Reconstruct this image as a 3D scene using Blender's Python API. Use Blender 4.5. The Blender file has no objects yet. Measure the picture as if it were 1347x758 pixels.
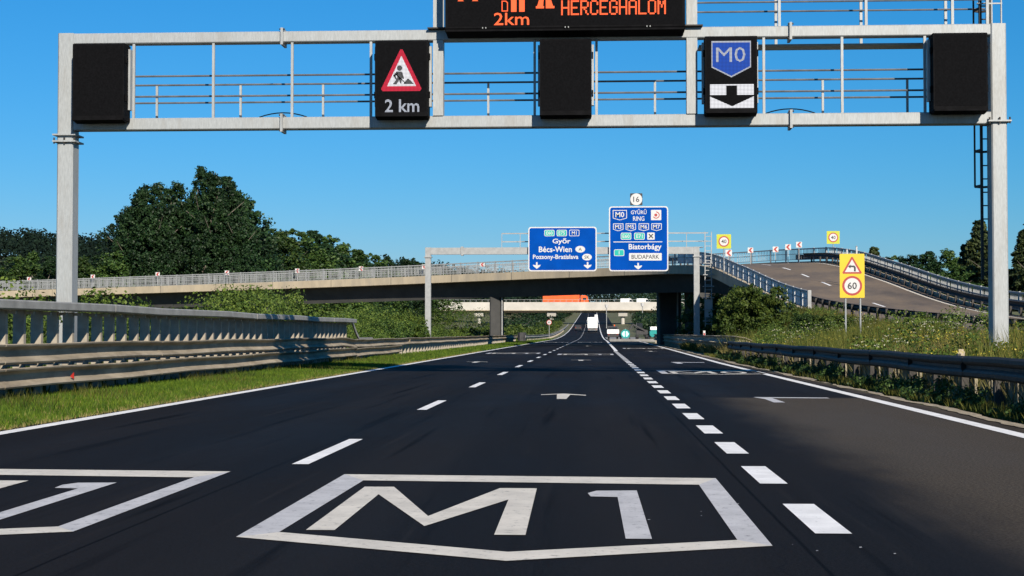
import bpy, math, random
import numpy as np
from mathutils import Vector, Matrix

# ------------------------------------------------------------------ scene, camera, light
S = bpy.context.scene
COL = S.collection
rng = np.random.default_rng(7)
random.seed(7)
R = math.radians

cam_d = bpy.data.cameras.new('camera')
cam = bpy.data.objects.new('camera', cam_d)
COL.objects.link(cam)
cam.location = (0, 0, 1.10)
cam.rotation_euler = (R(90) + math.atan(59 / 2000), 0, math.atan(107 / 2000))
cam_d.sensor_width = 36
cam_d.lens = 36 * 2000 / 1347
cam_d.clip_start = 0.1
cam_d.clip_end = 9000
S.camera = cam

SUN_AZ, SUN_EL = R(22), R(29)
world = bpy.data.worlds.new('World')
S.world = world
world.use_nodes = True
wn, wl = world.node_tree.nodes, world.node_tree.links
wn.clear()
sky = wn.new('ShaderNodeTexSky')
sky.sky_type = 'NISHITA'
sky.sun_disc = False
sky.sun_elevation = SUN_EL
sky.sun_rotation = R(180) - SUN_AZ
sky.altitude = 3000
sky.air_density = 2.0
sky.dust_density = 0.0
sky.ozone_density = 8.0
# grade of the whole sky: deep summer blue, as the photograph's film response gives it
sep = wn.new('ShaderNodeSeparateColor'); com = wn.new('ShaderNodeCombineColor')
wl.new(sky.outputs[0], sep.inputs[0])
for ch, p_, k_ in (('Red', 1.8, 0.110), ('Green', 0.95, 0.815), ('Blue', 0.95, 1.185)):
    pw = wn.new('ShaderNodeMath'); pw.operation = 'POWER'; pw.inputs[1].default_value = p_
    mu = wn.new('ShaderNodeMath'); mu.operation = 'MULTIPLY'; mu.inputs[1].default_value = k_
    wl.new(sep.outputs[ch], pw.inputs[0]); wl.new(pw.outputs[0], mu.inputs[0]); wl.new(mu.outputs[0], com.inputs[ch])
bg = wn.new('ShaderNodeBackground')
bg.inputs['Strength'].default_value = 0.064
wo = wn.new('ShaderNodeOutputWorld')
wl.new(com.outputs[0], bg.inputs['Color'])
wl.new(bg.outputs[0], wo.inputs['Surface'])

sd = bpy.data.lights.new('sun', 'SUN')
sd.energy = 5.0
sd.angle = R(0.53)
sd.color = (1.0, 0.90, 0.76)
sun = bpy.data.objects.new('sun', sd)
COL.objects.link(sun)
ldir = Vector((-math.sin(SUN_AZ) * math.cos(SUN_EL), math.cos(SUN_AZ) * math.cos(SUN_EL), -math.sin(SUN_EL)))
sun.rotation_euler = ldir.to_track_quat('-Z', 'Y').to_euler()

S.view_settings.view_transform = 'Standard'
S.view_settings.look = 'None'
S.view_settings.exposure = 0.62
S.view_settings.gamma = 1

# ------------------------------------------------------------------ materials
def mat(name, col, rough=0.6, metal=0.0, var=0.0, scale=4.0, detail=6.0, col2=None, bump=0.0, bscale=None,
        emit=0.0, spec=0.5, island=0.0, sheen=0.0, translucent=0.0, stretch=None, dirt=None, dirt_amt=0.0, dirt_scale=1.2):
    m = bpy.data.materials.new(name)
    m.use_nodes = True
    n, l = m.node_tree.nodes, m.node_tree.links
    b = n['Principled BSDF']
    b.inputs['Roughness'].default_value = rough
    b.inputs['Metallic'].default_value = metal
    b.inputs['Specular IOR Level'].default_value = spec
    c = (*col, 1)
    b.inputs['Base Color'].default_value = c
    out = None
    geo = n.new('ShaderNodeNewGeometry')
    vec = geo.outputs['Position']
    if stretch:
        mp = n.new('ShaderNodeMapping')
        mp.inputs['Scale'].default_value = stretch
        l.new(vec, mp.inputs['Vector'])
        vec = mp.outputs[0]
    if var or col2:
        nz = n.new('ShaderNodeTexNoise')
        nz.inputs['Scale'].default_value = scale
        nz.inputs['Detail'].default_value = detail
        nz.inputs['Roughness'].default_value = 0.62
        l.new(vec, nz.inputs['Vector'])
        rp = n.new('ShaderNodeValToRGB')
        c2 = (*(col2 if col2 else [x * (1 - var) for x in col]), 1)
        c1 = c if col2 else (*[min(1, x * (1 + var)) for x in col], 1)
        rp.color_ramp.elements[0].position = 0.34
        rp.color_ramp.elements[1].position = 0.66
        rp.color_ramp.elements[0].color = c2
        rp.color_ramp.elements[1].color = c1
        l.new(nz.outputs['Fac'], rp.inputs['Fac'])
        out = rp.outputs['Color']
    if dirt:
        nd = n.new('ShaderNodeTexNoise')
        nd.inputs['Scale'].default_value = dirt_scale
        nd.inputs['Detail'].default_value = 9
        nd.inputs['Roughness'].default_value = 0.7
        l.new(vec, nd.inputs['Vector'])
        rd = n.new('ShaderNodeValToRGB')
        rd.color_ramp.elements[0].position = 0.48
        rd.color_ramp.elements[1].position = 0.72
        rd.color_ramp.elements[1].color = (dirt_amt, dirt_amt, dirt_amt, 1)
        l.new(nd.outputs['Fac'], rd.inputs['Fac'])
        mx = n.new('ShaderNodeMix')
        mx.data_type = 'RGBA'
        l.new(rd.outputs['Color'], mx.inputs['Factor'])
        if out:
            l.new(out, mx.inputs['A'])
        else:
            mx.inputs['A'].default_value = c
        mx.inputs['B'].default_value = (*dirt, 1)
        out = mx.outputs['Result']
    if island:
        hs = n.new('ShaderNodeHueSaturation')
        mr = n.new('ShaderNodeMapRange')
        mr.inputs['To Min'].default_value = 1 - island
        mr.inputs['To Max'].default_value = 1 + island
        l.new(geo.outputs['Random Per Island'], mr.inputs['Value'])
        l.new(mr.outputs[0], hs.inputs['Value'])
        mr2 = n.new('ShaderNodeMapRange')
        mr2.inputs['To Min'].default_value = 0.5 + island * 0.05
        mr2.inputs['To Max'].default_value = 0.5 - island * 0.05
        l.new(geo.outputs['Random Per Island'], mr2.inputs['Value'])
        l.new(mr2.outputs[0], hs.inputs['Hue'])
        if out:
            l.new(out, hs.inputs['Color'])
        else:
            hs.inputs['Color'].default_value = c
        out = hs.outputs['Color']
        oi = n.new('ShaderNodeObjectInfo')
        mo = n.new('ShaderNodeMapRange'); mo.inputs['To Min'].default_value = 0.72; mo.inputs['To Max'].default_value = 1.3
        l.new(oi.outputs['Random'], mo.inputs['Value'])
        h2 = n.new('ShaderNodeHueSaturation'); l.new(mo.outputs[0], h2.inputs['Value']); l.new(out, h2.inputs['Color'])
        out = h2.outputs['Color']
    if out:
        l.new(out, b.inputs['Base Color'])
    if emit:
        b.inputs['Emission Strength'].default_value = emit
        if out:
            l.new(out, b.inputs['Emission Color'])
        else:
            b.inputs['Emission Color'].default_value = c
    if bump:
        nb = n.new('ShaderNodeTexNoise')
        nb.inputs['Scale'].default_value = bscale or scale * 6
        nb.inputs['Detail'].default_value = 4
        l.new(vec, nb.inputs['Vector'])
        bp = n.new('ShaderNodeBump')
        bp.inputs['Strength'].default_value = bump
        bp.inputs['Distance'].default_value = 0.02
        l.new(nb.outputs['Fac'], bp.inputs['Height'])
        l.new(bp.outputs[0], b.inputs['Normal'])
    if translucent:
        tr = n.new('ShaderNodeBsdfTranslucent')
        if out:
            l.new(out, tr.inputs['Color'])
        else:
            tr.inputs['Color'].default_value = c
        ms = n.new('ShaderNodeMixShader')
        ms.inputs[0].default_value = translucent
        l.new(b.outputs[0], ms.inputs[1])
        l.new(tr.outputs[0], ms.inputs[2])
        l.new(ms.outputs[0], n['Material Output'].inputs['Surface'])
    return m

def led_mat(name, col, strength, pitch=0.03):
    """lit diodes on a black board: a grid of round dots that glow"""
    m = bpy.data.materials.new(name)
    m.use_nodes = True
    n, l = m.node_tree.nodes, m.node_tree.links
    b = n['Principled BSDF']
    b.inputs['Base Color'].default_value = (0.008, 0.008, 0.009, 1)
    b.inputs['Roughness'].default_value = 0.7
    b.inputs['Specular IOR Level'].default_value = 0.08
    geo = n.new('ShaderNodeNewGeometry')
    sx = n.new('ShaderNodeSeparateXYZ')
    l.new(geo.outputs['Position'], sx.inputs[0])
    d = []
    for k in ('X', 'Z'):
        mu = n.new('ShaderNodeMath'); mu.operation = 'MULTIPLY'; mu.inputs[1].default_value = math.pi / pitch
        l.new(sx.outputs[k], mu.inputs[0])
        si = n.new('ShaderNodeMath'); si.operation = 'SINE'
        l.new(mu.outputs[0], si.inputs[0])
        ab = n.new('ShaderNodeMath'); ab.operation = 'ABSOLUTE'
        l.new(si.outputs[0], ab.inputs[0])
        d.append(ab)
    pr = n.new('ShaderNodeMath'); pr.operation = 'MULTIPLY'
    l.new(d[0].outputs[0], pr.inputs[0]); l.new(d[1].outputs[0], pr.inputs[1])
    mr = n.new('ShaderNodeMapRange')
    mr.inputs['From Min'].default_value = 0.1
    mr.inputs['From Max'].default_value = 0.6
    mr.inputs['To Min'].default_value = strength * 0.35
    mr.inputs['To Max'].default_value = strength * 1.3
    l.new(pr.outputs[0], mr.inputs['Value'])
    b.inputs['Emission Color'].default_value = (*col, 1)
    l.new(mr.outputs[0], b.inputs['Emission Strength'])
    return m

def asphalt_mat():
    m = bpy.data.materials.new('motorway_asphalt')
    m.use_nodes = True
    n, l = m.node_tree.nodes, m.node_tree.links
    b = n['Principled BSDF']
    geo = n.new('ShaderNodeNewGeometry')
    pos = geo.outputs['Position']
    sx = n.new('ShaderNodeSeparateXYZ'); l.new(pos, sx.inputs[0])
    def noise(scale, detail=6, rough=0.6, st=None):
        z = n.new('ShaderNodeTexNoise')
        z.inputs['Scale'].default_value = scale
        z.inputs['Detail'].default_value = detail
        z.inputs['Roughness'].default_value = rough
        if st:
            mp = n.new('ShaderNodeMapping'); mp.inputs['Scale'].default_value = st
            l.new(pos, mp.inputs['Vector']); l.new(mp.outputs[0], z.inputs['Vector'])
        else:
            l.new(pos, z.inputs['Vector'])
        return z.outputs['Fac']
    def mth(op, a, v=None, clamp=False):
        q = n.new('ShaderNodeMath'); q.operation = op; q.use_clamp = clamp
        for i, s in enumerate((a, v)):
            if s is None: continue
            if isinstance(s, (int, float)): q.inputs[i].default_value = s
            else: l.new(s, q.inputs[i])
        return q.outputs[0]
    def rng_(v, a, bb, c, d, smooth=True):
        q = n.new('ShaderNodeMapRange')
        q.interpolation_type = 'SMOOTHSTEP' if smooth else 'LINEAR'
        for i, k in enumerate((a, bb, c, d)): q.inputs[1 + i].default_value = k
        l.new(v, q.inputs[0]); return q.outputs[0]
    def mix(f, a, c):
        q = n.new('ShaderNodeMix'); q.data_type = 'RGBA'
        l.new(f, q.inputs['Factor'])
        for k, s in (('A', a), ('B', c)):
            if isinstance(s, tuple): q.inputs[k].default_value = (*s, 1)
            else: l.new(s, q.inputs[k])
        return q.outputs['Result']
    xx0 = mth('ADD', sx.outputs['X'], mth('MULTIPLY', mth('SUBTRACT', noise(1.1, 4, 0.6, (0.3, 0.6, 1)), 0.5), 0.03))
    # fresh blue-black asphalt with stone speckle
    speck = noise(52, 5, 0.85)
    big = noise(0.35, 5, 0.55, (1, 0.25, 1))
    c0 = mix(rng_(speck, 0.38, 0.72, 0, 1), (0.0048, 0.0049, 0.0056), (0.0200, 0.0195, 0.0215))
    c0 = mix(rng_(big, 0.4, 0.65, 0, 0.45), c0, (0.0165, 0.0160, 0.0175))
    # two slightly paler wheel paths in each lane
    lane = mth('DIVIDE', mth('ADD', sx.outputs['X'], 6.27), 3.76)
    wp = mth('ABSOLUTE', mth('SINE', mth('MULTIPLY', lane, 2 * math.pi)))
    wob = noise(0.8, 4, 0.6, (1, 0.08, 1))
    wpf = mth('MULTIPLY', rng_(wp, 0.55, 1.0, 0, 0.32), rng_(wob, 0.35, 0.65, 0.3, 1.0))
    c0 = mix(wpf, c0, (0.0195, 0.0188, 0.0200))
    # long streaks of dripped oil and rubber down the lanes
    st = noise(2.4, 5, 0.6, (1.6, 0.035, 1))
    c0 = mix(rng_(st, 0.56, 0.72, 0, 0.75), c0, (0.0022, 0.0022, 0.0026))
    c0 = mix(rng_(noise(3.1, 5, 0.6, (2.2, 0.05, 1)), 0.58, 0.74, 0, 0.5), c0, (0.021, 0.0195, 0.0195))
    # paving seams between the lanes
    for xc in (-2.62, 1.08):
        sm = mth('ABSOLUTE', mth('SUBTRACT', xx0, xc))
        c0 = mix(rng_(sm, 0.005, 0.016, 0.7, 0), c0, (0.002, 0.002, 0.0023))
    # old grey worn surface: right lane before the joint across it
    n1 = noise(1.6, 6, 0.65, (1, 0.3, 1))
    xx = mth('ADD', sx.outputs['X'], mth('MULTIPLY', mth('SUBTRACT', n1, 0.5), 0.9))
    fx = rng_(xx, 1.75, 2.75, 0, 1)
    fx2 = rng_(xx, 4.3, 4.9, 1, 0.45)
    fy = rng_(mth('ADD', sx.outputs['Y'], mth('MULTIPLY', n1, 0.5)), 25.9, 26.6, 1, 0.0)
    old = mth('MULTIPLY', mth('MULTIPLY', fx, fx2), fy)
    oc = mix(rng_(noise(45, 5, 0.85), 0.36, 0.66, 0, 1), (0.024, 0.020, 0.0155), (0.098, 0.082, 0.064))
    c1 = mix(old, c0, oc)
    # grit at the right hand edge
    ge = mth('MULTIPLY', rng_(xx, 4.65, 5.1, 0, 0.8), rng_(sx.outputs['Y'], 100, 160, 1, 0))
    c1 = mix(ge, c1, (0.085, 0.070, 0.054))
    # pale dry dust along the left edge and hairline sealed cracks
    vo = n.new('ShaderNodeTexVoronoi'); vo.feature = 'DISTANCE_TO_EDGE'
    mpv = n.new('ShaderNodeMapping'); mpv.inputs['Scale'].default_value = (0.16, 0.055, 1)
    l.new(pos, mpv.inputs['Vector'])
    wrp = n.new('ShaderNodeTexNoise'); wrp.inputs['Scale'].default_value = 1.2; wrp.inputs['Detail'].default_value = 6
    l.new(pos, wrp.inputs['Vector'])
    va = n.new('ShaderNodeVectorMath'); va.operation = 'MULTIPLY_ADD'
    va.inputs[1].default_value = (0.16, 0.16, 0)
    l.new(wrp.outputs['Color'], va.inputs[0]); l.new(mpv.outputs[0], va.inputs[2])
    l.new(va.outputs[0], vo.inputs['Vector']); vo.inputs['Scale'].default_value = 1
    ck = mth('MULTIPLY', rng_(vo.outputs['Distance'], 0.0, 0.0025, 1, 0), rng_(noise(0.2, 2), 0.5, 0.62, 0, 0.85))
    c1 = mix(ck, c1, (0.007, 0.007, 0.009))
    l.new(c1, b.inputs['Base Color'])
    ro = rng_(big, 0.3, 0.7, 0.62, 0.8)
    l.new(ro, b.inputs['Roughness'])
    b.inputs['Specular IOR Level'].default_value = 0.02
    bp = n.new('ShaderNodeBump'); bp.inputs['Strength'].default_value = 0.5; bp.inputs['Distance'].default_value = 0.006
    l.new(noise(120, 3, 0.75), bp.inputs['Height']); l.new(bp.outputs[0], b.inputs['Normal'])
    return m

def paint_mat(name, col, wear=0.55):
    m = mat(name, col, 0.65, var=0.0, col2=tuple(x * 0.78 for x in col), scale=3.0, bump=0.25, bscale=90)
    n, l = m.node_tree.nodes, m.node_tree.links
    b = n['Principled BSDF']
    src = b.inputs['Base Color'].links[0].from_socket
    nz = n.new('ShaderNodeTexNoise'); nz.inputs['Scale'].default_value = 14; nz.inputs['Detail'].default_value = 12
    nz.inputs['Roughness'].default_value = 0.78
    geo = n.new('ShaderNodeNewGeometry'); l.new(geo.outputs['Position'], nz.inputs['Vector'])
    rp = n.new('ShaderNodeValToRGB')
    rp.color_ramp.elements[0].position = wear
    rp.color_ramp.elements[1].position = wear + 0.1
    rp.color_ramp.elements[1].color = (0.75, 0.75, 0.75, 1)
    l.new(nz.outputs['Fac'], rp.inputs['Fac'])
    mx = n.new('ShaderNodeMix'); mx.data_type = 'RGBA'
    l.new(rp.outputs['Color'], mx.inputs['Factor']); l.new(src, mx.inputs['A'])
    mx.inputs['B'].default_value = (0.05, 0.05, 0.055, 1)
    l.new(mx.outputs['Result'], b.inputs['Base Color'])
    return m

M = {}
M['asphalt'] = asphalt_mat()
M['paint'] = paint_mat('white_road_paint', (0.80, 0.79, 0.765), 0.585)
M['paint_cream'] = paint_mat('cream_road_paint', (0.62, 0.575, 0.49), 0.56)
M['paint_grey'] = paint_mat('worn_grey_road_paint', (0.50, 0.49, 0.485), 0.545)
M['old_asphalt'] = mat('ramp_asphalt', (0.155, 0.115, 0.078), 0.85, col2=(0.072, 0.056, 0.042), scale=0.7, bump=0.3, bscale=40, stretch=(.5, .25, 1), dirt=(0.17, 0.115, 0.05), dirt_amt=.5, dirt_scale=.35)
M['galv'] = mat('galvanised_steel', (0.315, 0.335, 0.342), 0.55, 0.1, col2=(0.245, 0.262, 0.268), scale=22, detail=6, dirt=(0.20, 0.19, 0.17), dirt_amt=0.55, dirt_scale=2.4, stretch=(1.6, 1.6, .3))
M['galv2'] = mat('galvanised_far_steel', (0.29, 0.30, 0.30), 0.55, 0.1, col2=(0.22, 0.228, 0.23), scale=3, detail=4)
M['galv_lit'] = mat('lit_zinc_bars', (0.62, 0.62, 0.60), 0.6, 0.0, var=0.1, scale=3)  # lit look painted in for the ramp bars that stand in shade
M['rail'] = mat('weathered_zinc_rail', (0.36, 0.31, 0.235), 0.7, 0.0, spec=0.2, col2=(0.20, 0.168, 0.122), scale=2.2, detail=8, dirt=(0.13, 0.105, 0.08), dirt_amt=0.6, dirt_scale=5, stretch=(1, .35, 1.5))
M['beam'] = mat('rail_top_zinc', (0.31, 0.305, 0.285), 0.55, 0.1, col2=(0.21, 0.205, 0.19), scale=3, detail=8, dirt=(0.22, 0.2, 0.18), dirt_amt=0.5, dirt_scale=4)
M['post'] = mat('rail_post_zinc', (0.34, 0.30, 0.235), 0.65, 0.0, col2=(0.24, 0.21, 0.165), scale=6)
M['rail_dark'] = mat('dark_steel_rail_shade', (0.058, 0.053, 0.048), 0.65, 0.0, col2=(0.028, 0.026, 0.024), scale=4, detail=8, spec=0.2)  # shade on the right-hand rails painted into this colour; ladder and bolts share it
M['concrete'] = mat('bridge_concrete', (0.40, 0.335, 0.235), 0.85, col2=(0.29, 0.245, 0.175), scale=0.9, detail=9, dirt=(0.22, 0.20, 0.17), dirt_amt=0.6, dirt_scale=0.6, stretch=(1, 1, .35))
M['concrete_dark'] = mat('girder_shade_and_joint', (0.055, 0.055, 0.053), 0.9, col2=(0.035, 0.036, 0.036), scale=0.8, detail=8)  # overpass underside shade painted into the concrete colour; joints share it
M['concrete_white'] = mat('far_bridge_concrete', (0.47, 0.45, 0.405), 0.8, col2=(0.37, 0.355, 0.32), scale=0.25, detail=8)
M['handrail_shade'] = mat('shaded_handrail_steel', (0.085, 0.09, 0.10), 0.6, 0.0, var=0.3, scale=3)  # shaded undersides of the handrails darkened into the steel colour
M['black'] = mat('led_board_black', (0.0046, 0.0047, 0.0054), 0.8, var=0.25, scale=30, spec=0.02)
M['housing'] = mat('sign_housing_black', (0.0055, 0.0055, 0.0062), 0.7, var=0.3, scale=5, spec=0.03)
M['led_red'] = led_mat('led_red', (0.80, 0.012, 0.055), 0.56)
M['led_white'] = led_mat('led_white', (0.86, 0.86, 0.90), 0.69)
M['led_grey'] = led_mat('led_dim_white', (0.66, 0.70, 0.80), 0.49)
M['led_blue'] = led_mat('led_blue', (0.001, 0.085, 0.58), 0.56)
M['led_orange'] = mat('led_orange', (0.62, 0.085, 0.03), 0.7, emit=0.42, spec=0.05)
M['sign_blue'] = mat('sign_blue_sheeting', (0.0, 0.050, 0.285), 0.7, var=0.10, scale=1.2, spec=0.03)
M['sign_white'] = mat('sign_white_sheeting', (0.47, 0.47, 0.465), 0.5, var=0.04, scale=2)
M['sign_green'] = mat('sign_green_sheeting', (0.0, 0.33, 0.27), 0.4, var=0.08, scale=2)
M['sign_yellow'] = mat('sign_yellow_sheeting', (0.54, 0.385, 0.0), 0.5, var=0.05, scale=2)
M['sign_lime'] = mat('sign_lime_sheeting', (0.38, 0.40, 0.01), 0.5, var=0.05, scale=2)
M['sign_red'] = mat('sign_red_sheeting', (0.30, 0.022, 0.018), 0.5, var=0.1, scale=2)
M['sign_black'] = mat('sign_black_print', (0.015, 0.016, 0.02), 0.5, var=0.1, scale=2)
M['sign_teal'] = mat('teal_board', (0.0, 0.22, 0.21), 0.45, var=0.2, scale=2)
M['pale_teal'] = mat('pale_teal_arrow', (0.45, 0.80, 0.76), 0.45, var=0.1, scale=2)
M['truck_white'] = mat('truck_white_paint', (0.85, 0.86, 0.86), 0.35, var=0.04, scale=1)
M['orange'] = mat('truck_orange_paint', (0.80, 0.10, 0.015), 0.4, var=0.12, scale=0.8)
M['tyre'] = mat('tyre_rubber', (0.018, 0.018, 0.018), 0.85, var=0.2, scale=8)
M['glass'] = mat('dark_vehicle_glass', (0.02, 0.025, 0.03), 0.12, var=0.2, scale=2)
M['chassis'] = mat('dark_chassis', (0.03, 0.03, 0.032), 0.7, var=0.3, scale=3)
M['lamp_red'] = mat('tail_lamp_red', (0.28, 0.015, 0.012), 0.3, var=0.1, scale=6)
M['board'] = mat('weathered_board', (0.31, 0.275, 0.20), 0.85, col2=(0.16, 0.14, 0.10), scale=6, detail=9, stretch=(3, 3, .5))
M['stone'] = mat('pale_stone', (0.27, 0.22, 0.155), 0.9, col2=(0.14, 0.115, 0.085), scale=5, bump=0.5)
M['bark'] = mat('tree_bark', (0.17, 0.145, 0.115), 0.9, col2=(0.09, 0.075, 0.06), scale=3, detail=8, bump=0.5, stretch=(1, 1, .25))
M['leaf_dark'] = mat('leaves_dark_green', (0.018, 0.047, 0.013), 0.55, col2=(0.010, 0.028, 0.010), scale=0.18, island=0.55, translucent=0.18, spec=0.25)
M['leaf_mid'] = mat('leaves_mid_green', (0.050, 0.092, 0.018), 0.55, col2=(0.026, 0.058, 0.013), scale=0.2, island=0.5, translucent=0.22, spec=0.25)
M['leaf_shrub'] = mat('leaves_olive_shrub', (0.085, 0.125, 0.020), 0.6, col2=(0.042, 0.078, 0.014), scale=0.5, island=0.45, translucent=0.25, spec=0.2)
M['leaf_conifer'] = mat('conifer_needles', (0.050, 0.066, 0.020), 0.6, col2=(0.020, 0.034, 0.012), scale=0.4, island=0.5, translucent=0.12, spec=0.2)
M['leaf_far'] = mat('far_forest_leaves', (0.0065, 0.0145, 0.0085), 0.8, col2=(0.0035, 0.0085, 0.006), scale=0.02, island=0.4, spec=0.1)
M['grass'] = mat('mown_grass', (0.098, 0.155, 0.012), 0.65, col2=(0.036, 0.080, 0.007), scale=1.3, island=0.45, translucent=0.3, spec=0.2)
M['weed'] = mat('rank_weeds', (0.125, 0.118, 0.022), 0.65, col2=(0.030, 0.058, 0.009), scale=0.45, island=0.5, translucent=0.28, spec=0.2)
M['straw'] = mat('dry_grass_stems', (0.30, 0.25, 0.09), 0.7, col2=(0.17, 0.15, 0.05), scale=1.5, island=0.35, translucent=0.2, spec=0.2)
M['flower'] = mat('yellow_flowers', (0.62, 0.50, 0.03), 0.6, col2=(0.45, 0.40, 0.06), scale=1.5, island=0.3, translucent=0.2)
M['umbel'] = mat('cream_umbels', (0.68, 0.66, 0.50), 0.7, col2=(0.5, 0.48, 0.32), scale=1.5, island=0.25, translucent=0.2)
M['soil'] = mat('meadow_ground', (0.060, 0.082, 0.016), 0.95, col2=(0.095, 0.080, 0.042), scale=0.25, detail=10, bump=0.4, bscale=8)
M['gravel'] = mat('gritty_shoulder', (0.38, 0.32, 0.22), 0.95, col2=(0.17, 0.14, 0.10), scale=7, detail=10, bump=0.6, bscale=60)
M['works_grey'] = mat('milled_surface', (0.24, 0.235, 0.225), 0.9, col2=(0.15, 0.148, 0.14), scale=1.2, detail=8)

# ------------------------------------------------------------------ mesh helpers
def link(o, parent=None, loc=None, rot=None):
    COL.objects.link(o)
    if parent: o.parent = parent
    if loc is not None: o.location = loc
    if rot is not None: o.rotation_euler = rot
    return o

def tag(o, label=None, cat=None, group=None, kind=None):
    if label: o['label'] = label
    if cat: o['category'] = cat
    if group: o['group'] = group
    if kind: o['kind'] = kind
    return o

def empty(name, loc=(0, 0, 0), label=None, cat=None, group=None, rz=0.0):
    o = bpy.data.objects.new(name, None)
    o.empty_display_size = 0.2
    COL.objects.link(o)
    o.location = loc
    o.rotation_euler = (0, 0, rz)
    return tag(o, label, cat, group)

def np_mesh(name, V, F, material, smooth=False):
    """V (n,3) array, F (m,k) array of equal faces"""
    me = bpy.data.meshes.new(name)
    V = np.ascontiguousarray(V, dtype=np.float32); F = np.ascontiguousarray(F, dtype=np.int32)
    k = F.shape[1]
    me.vertices.add(len(V)); me.vertices.foreach_set('co', V.ravel())
    me.loops.add(F.size); me.loops.foreach_set('vertex_index', F.ravel())
    me.polygons.add(len(F))
    me.polygons.foreach_set('loop_start', np.arange(0, F.size, k, dtype=np.int32))
    me.polygons.foreach_set('loop_total', np.full(len(F), k, dtype=np.int32))
    if smooth: me.polygons.foreach_set('use_smooth', np.ones(len(F), dtype=bool))
    me.update(calc_edges=True)
    me.materials.append(material)
    return me

class MB:
    def __init__(s): s.v, s.f = [], []
    def add(s, V, F):
        b = len(s.v); s.v += [tuple(p) for p in V]; s.f += [tuple(i + b for i in f) for f in F]; return s
    def box(s, x0, x1, y0, y1, z0, z1):
        return s.add([(x0, y0, z0), (x1, y0, z0), (x1, y1, z0), (x0, y1, z0), (x0, y0, z1), (x1, y0, z1), (x1, y1, z1), (x0, y1, z1)],
                     [(0, 3, 2, 1), (4, 5, 6, 7), (0, 1, 5, 4), (1, 2, 6, 5), (2, 3, 7, 6), (3, 0, 4, 7)])
    def cbox(s, x0, x1, y0, y1, z0, z1, c=0.02):
        """box with its four long (x-running... y faces) edges chamfered: octagon in xz swept along y"""
        return s.prism_y([(x0 + c, z0), (x1 - c, z0), (x1, z0 + c), (x1, z1 - c), (x1 - c, z1), (x0 + c, z1), (x0, z1 - c), (x0, z0 + c)], y0, y1)
    def prism_y(s, poly, y0, y1):
        n = len(poly)
        V = [(x, y0, z) for x, z in poly] + [(x, y1, z) for x, z in poly]
        return s.add(V, [tuple(range(n)), tuple(range(2 * n - 1, n - 1, -1))] + [(i, i + n, (i + 1) % n + n, (i + 1) % n) for i in range(n)])
    def prism_x(s, poly, x0, x1):
        n = len(poly)
        V = [(x0, y, z) for y, z in poly] + [(x1, y, z) for y, z in poly]
        return s.add(V, [tuple(range(n - 1, -1, -1)), tuple(range(n, 2 * n))] + [(i, (i + 1) % n, (i + 1) % n + n, i + n) for i in range(n)])
    def prism_z(s, poly, z0, z1):
        n = len(poly)
        V = [(x, y, z0) for x, y in poly] + [(x, y, z1) for x, y in poly]
        return s.add(V, [tuple(range(n - 1, -1, -1)), tuple(range(n, 2 * n))] + [(i, (i + 1) % n, (i + 1) % n + n, i + n) for i in range(n)])
    def bar(s, p, q, w, h=None):
        p, q = Vector(p), Vector(q); h = h or w
        d = (q - p).normalized()
        u = Vector((0, 0, 1)) if abs(d.z) < 0.9 else Vector((0, 1, 0))
        a = d.cross(u).normalized(); b = a.cross(d).normalized()
        V = [c + a * i * w / 2 + b * j * h / 2 for c in (p, q) for i, j in ((-1, -1), (1, -1), (1, 1), (-1, 1))]
        return s.add(V, [(0, 1, 2, 3), (7, 6, 5, 4), (0, 4, 5, 1), (1, 5, 6, 2), (2, 6, 7, 3), (3, 7, 4, 0)])
    def tube(s, p, q, r, r2=None, n=8, caps=True):
        p, q = Vector(p), Vector(q); r2 = r if r2 is None else r2
        d = (q - p).normalized(); u = Vector((0, 0, 1)) if abs(d.z) < 0.9 else Vector((0, 1, 0))
        a = d.cross(u).normalized(); b = d.cross(a).normalized()
        V = [c + (a * math.cos(t) + b * math.sin(t)) * rr for c, rr in ((p, r), (q, r2)) for t in [2 * math.pi * i / n for i in range(n)]]
        F = [(i, (i + 1) % n, (i + 1) % n + n, i + n) for i in range(n)]
        if caps: F += [tuple(range(n - 1, -1, -1)), tuple(range(n, 2 * n))]
        return s.add(V, F)
    def disc_y(s, cx, cz, y, r, n=28, ri=0.0):
        a = [2 * math.pi * i / n for i in range(n)]
        if ri:
            V = [(cx + r * math.cos(t), y, cz + r * math.sin(t)) for t in a] + [(cx + ri * math.cos(t), y, cz + ri * math.sin(t)) for t in a]
            return s.add(V, [(i, (i + 1) % n, (i + 1) % n + n, i + n) for i in range(n)])
        return s.add([(cx + r * math.cos(t), y, cz + r * math.sin(t)) for t in a], [tuple(range(n))])
    def flat_y(s, poly, y):
        return s.add([(x, y, z) for x, z in poly], [tuple(range(len(poly)))])
    def ring_y(s, outer, inner, y):
        n = len(outer)
        return s.add([(x, y, z) for x, z in outer] + [(x, y, z) for x, z in inner], [(i, (i + 1) % n, (i + 1) % n + n, i + n) for i in range(n)])
    def mesh(s, name, m, smooth=False, off=(0, 0, 0)):
        me = bpy.data.meshes.new(name)
        o = off
        me.from_pydata([(a - o[0], b - o[1], c - o[2]) for a, b, c in s.v], [], s.f)
        me.materials.append(m)
        if smooth: me.polygons.foreach_set('use_smooth', [True] * len(me.polygons))
        me.update()
        return me
    def build(s, name, m, parent=None, world=False, smooth=False, loc=None):
        """world=True: coordinates given in world space, parent is an unrotated root"""
        off = (0, 0, 0)
        if world and parent:
            off = Vector(parent.location)
            if parent.parent: off = off + Vector(parent.parent.location)
        o = bpy.data.objects.new(name, s.mesh(name, m, smooth, off))
        return link(o, parent, loc)

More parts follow.
